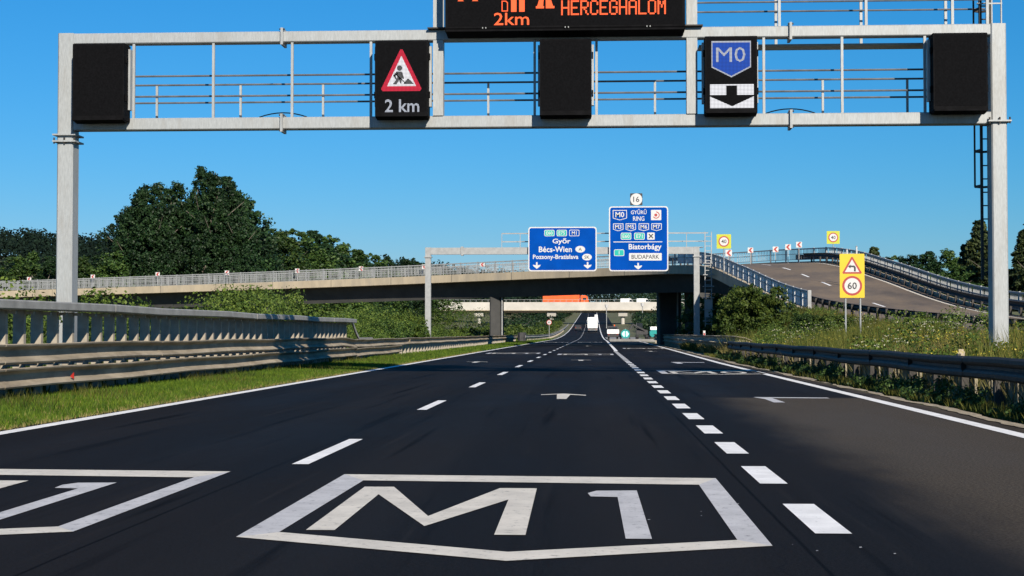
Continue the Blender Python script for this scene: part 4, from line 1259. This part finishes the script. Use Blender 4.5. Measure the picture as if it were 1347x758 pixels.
def van(x, y, z, label, rz, m='truck_white'):
    r = empty('van', (x, y, z), label, 'van', None, rz)
    MB().prism_y([(-2.6, .4), (2.4, .4), (2.5, 1.1), (1.7, 1.35), (1.0, 2.35), (.6, 2.5), (-2.5, 2.5), (-2.6, 2.3)], -.95, .95).build('body', M[m], r)
    MB().prism_y([(1.62, 1.42), (1.05, 2.22), (.35, 2.25), (.35, 1.42)], -.965, .965).build('cab_window', M['glass'], r)
    MB().box(-2.62, -2.602, -.7, .7, 1.5, 2.2).build('rear_window', M['glass'], r)
    for sx in (-1.7, 1.6):
        for sy in (-.86, .86): wheel(r, sx, sy, .36, .36, .22, 'y')
    for sy in (-.8, .8): MB().box(-2.63, -2.605, sy - .08, sy + .08, .8, 1.3).build('tail_lamp', M['lamp_red'], r)
van(11.6, BY + 3.2, 10.0, 'left one of two white vans on the far bridge', 0)
van(17.0, BY + 3.0, 10.0, 'right one of two white vans on the far bridge', 0)
def car(x, y, z, label, rz, m):
    r = empty('car', (x, y, z), label, 'car', None, rz)
    MB().prism_y([(-2.1, .35), (2.1, .35), (2.15, .7), (1.3, .92), (.6, 1.42), (-1.1, 1.45), (-1.9, 1.0), (-2.15, .9)], -.85, .85).build('body', M[m], r)
    MB().prism_y([(1.12, .95), (.55, 1.36), (-1.0, 1.38), (-1.6, 1.0)], -.86, .86).build('window', M['glass'], r)
    for sx in (-1.3, 1.35):
        for sy in (-.76, .76): wheel(r, sx, sy, .32, .32, .2, 'y')
    for sy in (-.65, .65): MB().box(-2.17, -2.15, sy - .12, sy + .12, .72, .86).build('tail_lamp', M['lamp_red'], r)
car(-20.9, 240, rz1(240) + .01, 'pale car on the opposite carriageway beyond the median shrubs', R(90), 'truck_white')
car(-4.1, 410, rz1(410) + .005, 'small dark car in the left lane beside the white truck', R(90), 'chassis')

# ------------------------------------------------------------------ roadworks under the overpass
wk = strip('works_area', 2.2, 8.2, np.r_[np.arange(196, 300, 8)], .05, M['works_grey']); tag(wk, 'pale closed-off strip of road with works equipment', kind='structure')
kb = MB(); kb.box(2.1, 8.3, 195.4, 196.2, -.1, .30); kbo = kb.build('concrete_kerb', M['works_grey'])
tag(kbo, 'low concrete block across the closed exit lane', 'kerb')
gz = rz1(232) + .05
wt = empty('works_truck', (3.0, 232, gz), 'dark works truck with white tailboard parked in the closed lane', 'truck')
wt.scale = (.82, .82, .82)
MB().cbox(-1.1, 1.1, 0, 3.6, 1.15, 1.9, .05).build('flatbed', M['truck_white'], wt)
MB().box(-1.05, 1.05, .05, 5.4, .55, 1.12).build('chassis', M['chassis'], wt)
MB().prism_x([(3.8, .6), (5.6, .6), (5.7, 1.5), (5.3, 2.5), (3.8, 2.55)], -1.0, 1.0).build('cab', M['chassis'], wt)
MB().box(-.8, .8, 3.78, 3.796, 1.7, 2.4).build('rear_window', M['glass'], wt)
MB().tube((.3, 4.4, 2.56), (.3, 4.4, 2.8), .12, n=10).build('beacon', M['orange'], wt)
for x in (-.8, .8):
    for y in (.9, 4.7): wheel(wt, x, y, .45, .45, .28)
for x in (-.9, .7): MB().box(x, x + .2, -.02, -.004, .9, 1.05).build('tail_lamp', M['lamp_red'], wt)
def arrow_board(x, y, label, s=1.0):
    gz = rz1(y) + .05
    r = empty('arrow_trailer', (x, y, gz), label, 'arrow board')
    MB().disc_y(0, 1.35 * s, 0, 1.0 * s, 28).build('disc', M['sign_teal'], r)
    MB().tube((0, .02, 1.35 * s), (0, .10, 1.35 * s), 1.0 * s, n=28).build('disc_back', M['sign_teal'], r)
    for k in (-1, 1):
        MB().flat_y([(k * .10 * s, .75 * s), (k * .10 * s, 1.95 * s), (k * .38 * s, 1.95 * s), (k * .82 * s, 1.35 * s), (k * .38 * s, .75 * s)], -.01).build('arrow', M['pale_teal'], r)
    MB().box(-.9 * s, .9 * s, .12, 1.8, .38, .6).build('trailer', M['sign_teal'], r)
    for k in (-1, 1): wheel(r, k * .98 * s, 1.0, .3, .3, .18)
    MB().box(-.05, .05, .13, .22, .5, 2.5 * s).build('mast', M['galv2'], r)
    return r
arrow_board(4.65, 222, 'teal round arrow trailer with two pale arrows in the closed lane', .66)
tk = empty('tank_trailer', (8.9, 214, rz1(214) + .02), 'teal machine with white top beside the dark right pier', 'machine')
MB().cbox(-1.0, .9, 0, 3, .5, 1.5, .25).build('tank', M['sign_teal'], tk)
MB().box(-.9, .3, .2, 2.5, 1.503, 1.95).build('cover', M['truck_white'], tk)
MB().tube((.75, .4, 1.4), (.75, .4, 3.4), .07, n=8).build('mast', M['sign_white'], tk)
MB().tube((.75, .4, 3.2), (.75, .4, 4.0), .2, .12, n=10).build('mast_head', M['sign_white'], tk)
for y in (.7, 2.3): wheel(tk, -1.02, y, .42, .42, .25)
ex = empty('excavator', (7.2, 226, rz1(226) + .05), 'dark digger standing behind the works strip', 'digger')
MB().prism_x([(-.2, .1), (2.6, .1), (2.9, .4), (2.6, .75), (-.2, .75), (-.5, .4)], -.9, -.5).prism_x([(-.2, .1), (2.6, .1), (2.9, .4), (2.6, .75), (-.2, .75), (-.5, .4)], .5, .9).build('track', M['tyre'], ex)
MB().cbox(-.85, .85, .2, 2.4, .8, 1.5, .1).build('body', M['chassis'], ex)
MB().box(-.8, .1, .3, 1.5, 1.503, 2.5).build('cab', M['glass'], ex)
MB().bar((.4, .2, 1.4), (-1.4, -.6, 2.3), .22).bar((-1.4, -.6, 2.3), (-2.2, -.8, .9), .18).build('arm', M['chassis'], ex)
def lamp(x, y, h, label, arm=-1.4):
    r = empty('street_lamp', (x, y, g1(x, y)), label, 'street lamp')
    MB().tube((0, 0, -.2), (0, 0, h), .10, .06, n=8).build('pole', M['galv2'], r)
    MB().tube((0, 0, h - .05), (arm, 0, h + .25), .05, .04, n=6).build('arm', M['galv2'], r)
    MB().prism_y([(arm - .5, h + .2), (arm + .2, h + .2), (arm + .15, h + .36), (arm - .4, h + .34)], -.15, .15).build('lamp_head', M['housing'], r)
lamp(43.6, 150, 11.4, 'street lamp peeping out behind the right gantry post')
for x, y, h, lab in ((13.5, 420, 6.5, 'small white lamp pole under the right part of far bridge'), (3.8, 440, 6.0, 'small white lamp pole beside the white truck')):
    r = empty('street_lamp', (x, y, g1(x, y)), lab, 'street lamp')
    MB().tube((0, 0, -.2), (0, 0, h), .12, n=6).build('pole', M['galv2'], r)
    MB().tube((0, 0, h), (0, 0, h + .9), .35, .5, n=10).build('lamp_head', M['sign_white'], r)

# ------------------------------------------------------------------ vegetation
def leaf_quads(C, Rr, n_per, size, squash=.85, up=.25, r=rng, inner=.5):
    """diamond leaves on the shells of clumps; C (k,3), Rr (k,)"""
    k = len(C)
    idx = np.repeat(np.arange(k), n_per)
    N = len(idx)
    d = r.normal(size=(N, 3)); d /= np.linalg.norm(d, axis=1)[:, None]
    rad = Rr[idx] * (inner + (1.08 - inner) * r.random(N) ** .6)
    P = C[idx] + d * rad[:, None] * np.array([1, 1, squash])
    nrm = d * .7 + r.normal(size=(N, 3)) * .55 + np.array([0, 0, up]); nrm /= np.linalg.norm(nrm, axis=1)[:, None]
    t = np.cross(nrm, r.normal(size=(N, 3))); t /= np.linalg.norm(t, axis=1)[:, None]
    b = np.cross(nrm, t)
    s = size * (.6 + .8 * r.random(N))[:, None]
    V = np.stack([P - t * s * .5, P - b * s * .32, P + t * s * .5, P + b * s * .32], 1).reshape(-1, 3)
    F = np.arange(4 * N).reshape(-1, 4)
    return V, F
def crown_clumps(r, h0, h1, rmax, n, prof, lobes=0):
    """clump centres inside a crown; with lobes > 0 the crown is a bundle of upright leaders of unequal height"""
    out, rr = [], []
    L = [(0.0, 0.0, 1.0, 1.0)] if not lobes else [(r.uniform(.15, .62) * math.cos(a), r.uniform(.15, .62) * math.sin(a), r.uniform(.70, .98), r.uniform(.46, .68)) for a in np.linspace(0, 6.28, lobes, endpoint=False) + r.uniform(0, 1)] + [(0, 0, 1.0, .62)]
    for k in range(n):
        lx, ly, lh, lr = L[k % len(L)]
        u = r.random() ** .85; R_ = rmax * prof(u) * lr
        a = r.random() * 2 * math.pi; q = R_ * (.2 + .8 * math.sqrt(r.random()))
        out.append((lx * rmax + q * math.cos(a), ly * rmax + q * math.sin(a), h0 + ((h1 - h0) * lh) * u))
        rr.append(rmax * (r.uniform(.06, .20) if lobes else r.uniform(.10, .2)) * (.5 + .5 * prof(u)))
    return np.array(out), np.array(rr)
def trunk_mesh(name, r, h, rad, limbs=7):
    mb = MB()
    p = Vector((0, 0, -.5)); segs = 6
    q0 = p
    for i in range(segs):
        q1 = Vector((r.normal() * .03 * h * (i > 0), r.normal() * .03 * h * (i > 0), -.5 + (h + .5) * (i + 1) / segs))
        mb.tube(q0, q1, rad * (1 - i / segs * .8), rad * (1 - (i + 1) / segs * .8), n=7, caps=False); q0 = q1
    for k in range(limbs):
        z = h * r.uniform(.25, .8); a = r.random() * 6.28; L = h * r.uniform(.15, .3)
        s = Vector((0, 0, z)); e = Vector((math.cos(a) * L * .8, math.sin(a) * L * .8, z + L * .7))
        mb.tube(s, e, rad * .38, rad * .12, n=5, caps=False)
    return mb.mesh(name, M['bark'])
def tree_proto(seed, h, rmax, prof, n_cl, n_leaf, size, m, base=.12, squash=.9, lobes=0):
    r = np.random.default_rng(seed)
    C, Rr = crown_clumps(r, h * base, h * .97, rmax, n_cl, prof, lobes)
    V, F = leaf_quads(C, Rr, n_leaf, size, squash, r=r, inner=.15)
    return np_mesh('crown', V, F, M[m]), trunk_mesh('trunk', r, h * .85, h * .0105)
egg = lambda u: math.sqrt(max(0.02, math.sin(math.pi * min(1, (u * .93 + .07) ** .75))))
tallp = lambda u: (.55 + .45 * math.sin(math.pi * min(1, u * 1.1))) * (1 - max(0, u - .72) * 2.6)
cone = lambda u: max(.04, 1.05 - u) * (.88 + .16 * math.sin(u * 34))
PRO = {
    'broad1': tree_proto(1, 20, 6.5, tallp, 720, 62, .33, 'leaf_dark', .03, .95, 6),
    'broad2': tree_proto(2, 20, 5.8, tallp, 680, 62, .33, 'leaf_dark', .05, .95, 5),
    'poplar': tree_proto(3, 22, 5.0, tallp, 680, 62, .32, 'leaf_dark', .04, 1.1, 4),
    'mid1': tree_proto(4, 14, 4.8, egg, 520, 60, .29, 'leaf_mid', .03, .95, 5),
    'mid2': tree_proto(5, 14, 4.2, tallp, 500, 60, .29, 'leaf_mid', .03, 1.0, 4),
    'conifer1': tree_proto(6, 14, 4.3, cone, 520, 50, .30, 'leaf_conifer', .01, .7),
    'conifer2': tree_proto(8, 14, 3.6, cone, 480, 50, .30, 'leaf_conifer', .01, .7),
    'bush': tree_proto(9, 3.2, 2.0, egg, 300, 60, .12, 'leaf_mid', .03, .9, 5),
    'bush2': tree_proto(10, 2.6, 2.1, egg, 300, 60, .12, 'leaf_shrub', .03, .9, 6),
}
PH = dict(broad1=20, broad2=20, poplar=22, mid1=14, mid2=14, conifer1=14, conifer2=14, bush=3.2, bush2=2.6)
def tree(kind, x, y, ztop, label, name='tree', cat='tree', group=None, wide=1.0):
    z = g1(x, y) - .1
    s = (ztop - z) / (PH[kind] * (.97 if y > 200 and x < 0 else 1.02))
    r = empty(name, (x, y, z), label, cat, group, random.uniform(0, 6.28))
    r.scale = (s * wide, s * wide, s)
    inst('crown', PRO[kind][0], r); inst('trunk', PRO[kind][1], r)
    return r
g = 'tall dark trees left of the overpass'
big = [('poplar', 160, 272, 238, 'leftmost and lowest'), ('broad2', 176, 254, 244, 'second from left'), ('poplar', 197, 241, 236, 'third from left'), ('broad1', 222, 237, 242, 'fourth from left, pale trunks beneath'),
       ('poplar', 257, 219, 240, 'tallest, with a pointed top'), ('poplar', 275, 229, 236, 'just right of the tallest'), ('broad2', 291, 231, 244, 'third from the right of its clump'), ('poplar', 308, 252, 238, 'second from the right of its clump'), ('broad1', 322, 276, 250, 'rightmost of its clump')]
def topz(py, y): return 1.1 + (438 - py) / 2000 * y
def xat(px, y): return (px - 780) / 2000 * y
for kind, px_, py, y, d in big:
    tree(kind, xat(px_, y), y, topz(py, y), f'big dark tree left of the overpass, {d}', group=g, wide=1.1 if 'broad' in kind else 1.0)
row = [(340, 296, 262, 'mid1'), (362, 305, 270, 'mid2'), (384, 302, 285, 'mid1'), (408, 303, 300, 'broad2'), (428, 310, 305, 'mid1'), (447, 322, 320, 'mid2'), (466, 328, 340, 'broad1'), (486, 334, 360, 'mid1'), (508, 338, 390, 'broad2'), (530, 340, 420, 'broad1'), (552, 345, 440, 'mid1')]
ordw = ['first', 'second', 'third', 'fourth', 'fifth', 'sixth', 'seventh', 'eighth', 'ninth', 'tenth', 'eleventh', 'twelfth', 'thirteenth', 'fourteenth']
for w_, (px_, py, y, kind) in zip(ordw, row):
    tree(kind, xat(px_, y), y, topz(py, y), f'green tree behind the overpass, {w_} right of the big dark clump', group='trees descending behind the overpass', wide=1.5)
low = [(8, 335, 232), (30, 332, 240), (52, 336, 228), (72, 334, 236), (98, 338, 230), (118, 335, 242), (140, 330, 236)]
for w_, (px_, py, y) in zip(ordw, low):
    tree(('mid1', 'mid2', 'broad2')[low.index((px_, py, y)) % 3], xat(px_, y), y, topz(py, y), f'lower green tree behind the left overpass railing, {w_} from the left edge', group='low trees at the left edge', wide=1.35)
rt = [('conifer1', 1145, 322, 255, 'lone pointed tree right of the large yellow sign'), ('mid1', 1168, 333, 230, 'rounded tree on the right skyline, first after the pointed one'), ('broad1', 1192, 331, 225, 'rounded tree on the right skyline, second after the pointed one'),
      ('broad2', 1214, 327, 220, 'rounded tree on the right skyline, third after the pointed one'), ('mid2', 1240, 326, 212, 'rounded tree on the right skyline beside the tall conifer'), ('conifer2', 1262, 318, 178, 'shorter conifer at the left foot of the tallest right conifer'),
      ('conifer1', 1281, 286, 176, 'tallest conifer on the right, just left of the gantry post'), ('conifer2', 1300, 312, 170, 'dark conifer half hidden behind the right gantry post'), ('conifer1', 1339, 298, 160, 'conifer at the right picture edge behind the gantry post'), ('conifer2', 1356, 290, 150, 'conifer cut by the right picture edge'),
      ('mid1', 1250, 345, 165, 'leafy tree below the tall conifer behind the ramp parapet')]
for kind, px_, py, y, lab in rt:
    tree(kind, xat(px_, y), y, topz(py, y), lab, group='trees right of the ramp', wide=1.2 if 'con' in kind else 1.6)
# bushes
bs = [('bush2', 9.0, 86, 3.9, 'large leafy bush under the ramp parapet right of far gantry'), ('bush', 10.9, 79, 2.2, 'round green bush below the end of the ramp parapet'), ('bush2', 11.2, 72, 2.0, 'olive bush in front of the end of the ramp barrier'),
      ('bush', 9.9, 126, 4.6, 'dark bush half hidden by the far gantry ladder'), ('bush2', 13.2, 62, 1.75, 'low olive bush beside the legs of the yellow sign'), ('bush2', -13.4, 103, 2.5, 'rounded olive shrub beside the far gantry left post'),
      ('bush', -12.8, 95, 2.1, 'green shrub in front of the far gantry left post'), ('bush', 11.6, 120, 4.6, 'dark bush in the shade beside the overpass pier')]
for kind, x, y, zt, lab in bs:
    tree(kind, x, y, zt, lab, name='bush', cat='bush', group='bushes by the road', wide=.9 if zt > 3.5 and y < 90 else 1.2)
# scrub filling the median behind the left barrier
def blob_field(pts, rad, n_per, size, m, name, label, squash=.8):
    V, F = leaf_quads(np.array(pts), np.array(rad), n_per, size, squash)
    return tag(link(bpy.data.objects.new(name, np_mesh(name, V, F, M[m]))), label, 'scrub', kind='stuff')
pts, rad = [], []
y = 26.0
while y < 150:
    for _ in range(4):
        x = -13.2 + rng.normal() * .8 - (.0 if y < 90 else 1.5)
        top_ = 2.1 + .55 * math.sin(y * .22 + 1) + .3 * math.sin(y * .61) if y > 36 else 1.1 + (y - 26) * .08
        if y > 80: top_ = max(1.2, top_ - (y - 80) * .03)
        z = rng.uniform(.3, max(.5, top_))
        pts.append((x, y + rng.uniform(-.4, .4), z)); rad.append(rng.uniform(.35, .7))
    y += .62
blob_field(pts, rad, 170, .10, 'leaf_shrub', 'median_scrub', 'olive green scrub filling the median behind the left barrier')
pts, rad = [], []
for k in range(700):
    y = rng.uniform(150, 480); x = rng.uniform(-16.5, -10.2) - (y > 250) * 0; g0 = rz1(y)
    pts.append((x, y, g0 + rng.uniform(.1, 1.5 if y > 180 else 1.1))); rad.append(rng.uniform(.6, 1.2))
for k in range(260):
    y = rng.uniform(230, 480); x = rng.uniform(-60, -31); g0 = g1(x, y)
    pts.append((x, y, g0 + rng.uniform(.5, 5))); rad.append(rng.uniform(1.2, 2.4))
blob_field(pts, rad, 40, .36, 'leaf_shrub', 'far_median_scrub', 'distant green scrub beyond the overpass on the left')
pts, rad = [], []
for k in range(420):
    y = rng.uniform(150, 500); x = rng.uniform(13, 45) + max(0, (y - 300)) * .03; g0 = g1(x, y)
    pts.append((x, y, g0 + rng.uniform(.3, 5))); rad.append(rng.uniform(1.0, 2.2))
for k in range(900):
    y = rng.uniform(300, 540); x = 11.5 + (y - 300) * .01 + rng.random() ** 1.3 * 50; g0 = g1(x, y)
    pts.append((x, y, g0 + rng.uniform(.2, 3.6))); rad.append(rng.uniform(.9, 1.9))
for k in range(420):
    y = rng.uniform(300, 900); x = -11.5 - rng.random() ** 1.5 * 18; g0 = g1(x, y)
    pts.append((x, y, g0 + rng.uniform(.2, 2.2))); rad.append(rng.uniform(.8, 1.6))
for k in range(500):
    y = rng.uniform(540, 900); x = rng.uniform(12, 110); g0 = g1(x, y)
    pts.append((x, y, g0 + rng.uniform(1, 13))); rad.append(rng.uniform(2.0, 4))
for k in range(500):
    y = rng.uniform(540, 900); x = rng.uniform(-110, -13); g0 = g1(x, y)
    pts.append((x, y, g0 + rng.uniform(1, 9))); rad.append(rng.uniform(2.0, 4))
blob_field(pts, rad, 40, .62, 'leaf_dark', 'roadside_wood', 'dark wood on both sides of the road beyond the overpass')
# wooded hill far left and skyline wood
pts, rad = [], []
for k in range(2600):
    x = rng.uniform(-560, -75); y = rng.uniform(520, 880); g0 = g1(x, y)
    for q in range(2):
        pts.append((x + rng.normal() * 2, y, g0 + rng.uniform(3, 12))); rad.append(rng.uniform(3.2, 5.5))
for k in range(700):
    x = rng.uniform(-110, -10); y = rng.uniform(600, 980); g0 = g1(x, y)
    pts.append((x, y, g0 + rng.uniform(2, 9 if x > -40 else 12))); rad.append(rng.uniform(2.5, 4.2))
for k in range(500):
    x = rng.uniform(40, 330); y = rng.uniform(300, 700); g0 = g1(x, y)
    pts.append((x, y, g0 + rng.uniform(2, 9))); rad.append(rng.uniform(2.5, 4.5))
for k in range(1300):
    x = rng.uniform(-150, 150); y = rng.uniform(1010, 1160); g0 = g1(x, y)
    pts.append((x, y, g0 + rng.uniform(0, 22 - .04 * abs(x)))); rad.append(rng.uniform(4, 6))
for k in range(260):
    x = rng.uniform(-95, -14); y = rng.uniform(640, 720); g0 = g1(x, y)
    pts.append((x, y, g0 + rng.uniform(2, 11 - .06 * x))); rad.append(rng.uniform(2.5, 4.5))
blob_field(pts, rad, 34, 1.5, 'leaf_far', 'distant_forest', 'dark forest covering the distant hill on the left')

def blades(name, label, n, xf, y0, y1, h, w, m, ypow=1.0, lean=.35, zoff=0.0, keep=None):
    y = y0 + (y1 - y0) * rng.random(n) ** ypow
    x = xf(y, rng.random(n))
    if keep is not None:
        q = keep(x, y); x, y = x[q], y[q]; n = len(x)
    z = ground(x, y) + zoff
    a = rng.random(n) * 2 * math.pi
    hh = h * (.45 + .9 * rng.random(n)); ww = w * (.6 + .8 * rng.random(n)) * (1 + np.clip(y - 40, 0, 120) / 60)
    d = np.stack([np.cos(a), np.sin(a), np.zeros(n)], 1)
    B = np.stack([x, y, z - .02], 1)
    ln = rng.normal(size=(n, 2)) * lean
    T = B + np.stack([ln[:, 0] * hh, ln[:, 1] * hh, hh], 1)
    V = np.stack([B - d * ww[:, None], B + d * ww[:, None], T], 1).reshape(-1, 3)
    F = np.arange(3 * n).reshape(-1, 3)
    return tag(link(bpy.data.objects.new(name, np_mesh(name, V, F, M[m]))), label, 'grass', kind='stuff')
blades('grass', 'bright mown grass on the left verge', 230000, lambda y, u: -6.66 - .14 * rng.random(len(u)) - u * 4.2, 12, 66, .11, .012, 'grass', 1.15)
blades('grass', 'bright mown grass further along the left verge', 70000, lambda y, u: -6.68 - u * 3.2, 60, 260, .16, .02, 'grass', 1.3)
blades('tall_weeds', 'ragged taller tufts in the left verge by the barrier', 15000, lambda y, u: -7.2 - u ** .6 * 2.1, 12, 70, .20, .010, 'weed', 1.1,
       keep=lambda x, y: np.sin(y * 1.7 + x * 2) + np.sin(y * .6) > .2)
blades('tall_weeds', 'rank green weeds at the foot of the left barrier', 22000, lambda y, u: -9.3 - u * 3.0, 12, 60, .42, .018, 'weed')
blades('dry_grass', 'yellowed dry blades along the left edge of the road', 26000, lambda y, u: -6.62 - u ** 2 * 1.3, 12, 90, .09, .010, 'straw', 1.2)
blades('tall_weeds', 'rank green weeds at the foot of the right guard rail', 26000, lambda y, u: np.array([right_edge(v) for v in y]) + .68 + u ** 1.2 * .5, 12, 75, .15, .012, 'weed', 1.2,
       keep=lambda x, y: rng.random(len(x)) < .35 + .65 * (np.sin(y * .9) * np.sin(y * .37 + 1) > -.1))
blades('tall_weeds', 'meadow weeds on the slope between right rail and ramp', 150000, lambda y, u: 6.0 + u * (9.5 - np.clip(y - 60, 0, 40) * .1), 14, 105, .42, .016, 'weed', 1.1)
blades('tall_weeds', 'tall tangled weeds standing behind the right guard rail', 46000, lambda y, u: 6.1 + u * 7.5, 18, 80, .85, .012, 'weed', 1.1, .28,
       keep=lambda x, y: np.sin(x * 1.3 + y * .37) + np.sin(y * .23 - x * .6 + 1) > .35)
blades('dry_grass', 'dry straw coloured stems on the slope right of the road', 60000, lambda y, u: 5.95 + u ** 1.3 * 7.5, 14, 85, .50, .008, 'straw', 1.1,
       keep=lambda x, y: rng.random(len(x)) < .25 + .75 * (np.sin(y * .31 + x) > .1))
# flowers: small flat heads held up in the weeds
def flower_heads(name, label, n, m, size, x0, x1, y0, y1, zlo, zhi, cond):
    x = rng.uniform(x0, x1, n * 3); y = rng.uniform(y0, y1, n * 3)
    q = cond(x, y); x, y = x[q][:n], y[q][:n]
    C = np.stack([x, y, ground(x, y) + rng.uniform(zlo, zhi, len(x))], 1)
    V, F = leaf_quads(C, np.full(len(C), size * 1.6), 5, size, .4, 1.0)
    tag(link(bpy.data.objects.new(name, np_mesh(name, V, F, M[m]))), label, 'flowers', kind='stuff')
flower_heads('yellow_flowers', 'yellow flowers in the meadow right of the guard rail', 1500, 'flower', .035, 6.2, 13.5, 22, 80, .35, .75, lambda x, y: np.sin(x * 1.1 + y * .23) + .5 * np.sin(y * .7) > .25)
flower_heads('white_umbels', 'cream umbels in the meadow right of the guard rail', 420, 'umbel', .035, 6.2, 13, 22, 75, .6, 1.15, lambda x, y: np.sin(x * .8 - y * .31 + 1) > .55)
# leafy weeds climbing through the edging on the right
pts, rad = [], []
for k in range(420):
    y = 13 + 58 * rng.random() ** 1.2
    dens = math.sin(y * .8) * math.sin(y * .29 + .6) + .3 * math.sin(y * 2.3)
    if dens < -.3: continue
    t = rng.random()
    pts.append((right_edge(y) + .72 + t * .42, y, rng.uniform(.02, .10 + .28 * t * (.6 + dens * .5)))); rad.append(rng.uniform(.07, .20))
blob_field(pts, rad, 110, .05, 'leaf_mid', 'leafy_weeds', 'leafy green weeds growing in front of the right board edging')
pts, rad = [], []
for k in range(620):
    y = rng.uniform(22, 86); x = 6.3 + rng.random() * 7
    big_ = math.sin(x * .9 - y * .29) + math.sin(y * .17 + x * .4) > .75
    pts.append((x, y, g1(x, y) + rng.uniform(.1, 1.15 if big_ else .5))); rad.append(rng.uniform(.25, .5) if big_ else rng.uniform(.15, .35))
blob_field(pts, rad, 100, .075, 'leaf_shrub', 'leafy_weeds', 'leafy plants in the meadow behind the right guard rail')
# pale rubble on the slope below the ramp end
m = MB()
for k in range(90):
    t = rng.random(); y = 70 + 9 * t; x = 8.6 + 2.0 * t + rng.normal() * .22
    z0 = g1(x, y) + rng.uniform(0, .35)
    s_ = rng.uniform(.12, .28); n = 6
    ring = [(math.cos(2 * math.pi * i / n) * s_ * rng.uniform(.7, 1.1), math.sin(2 * math.pi * i / n) * s_ * rng.uniform(.7, 1.1)) for i in range(n)]
    m.add([(x + a, y + b, z0 - .1) for a, b in ring] + [(x + a * .8, y + b * .8, z0 + s_ * rng.uniform(.4, .7)) for a, b in ring] + [(x, y, z0 + s_ * .75)],
          [(i, (i + 1) % n, (i + 1) % n + n, i + n) for i in range(n)] + [(i + n, (i + 1) % n + n, 2 * n) for i in range(n)])
tag(m.build('rubble', M['stone']), 'pale rubble spilling down the slope below the ramp barrier end', 'rubble', kind='stuff')
# flecks of loose paint and grit on the asphalt
for k in range(14):
    c = [(1.15, 8.05), (1.3, 7.75), (.62, 9.2), (-1.0, 11.1), (.9, 9.9), (.2, 8.9), (-4.2, 9.4)][k % 7]
    x, y = c[0] + rng.normal() * .12, c[1] + rng.normal() * .12; r_ = rng.uniform(.003, .009)
    quad_on_road('paint_fleck', [(x - r_, y - r_ * 2), (x + r_ * .8, y - r_), (x + r_, y + r_ * 2), (x - r_ * .5, y + r_ * 1.5)], M['paint_grey'], .005)
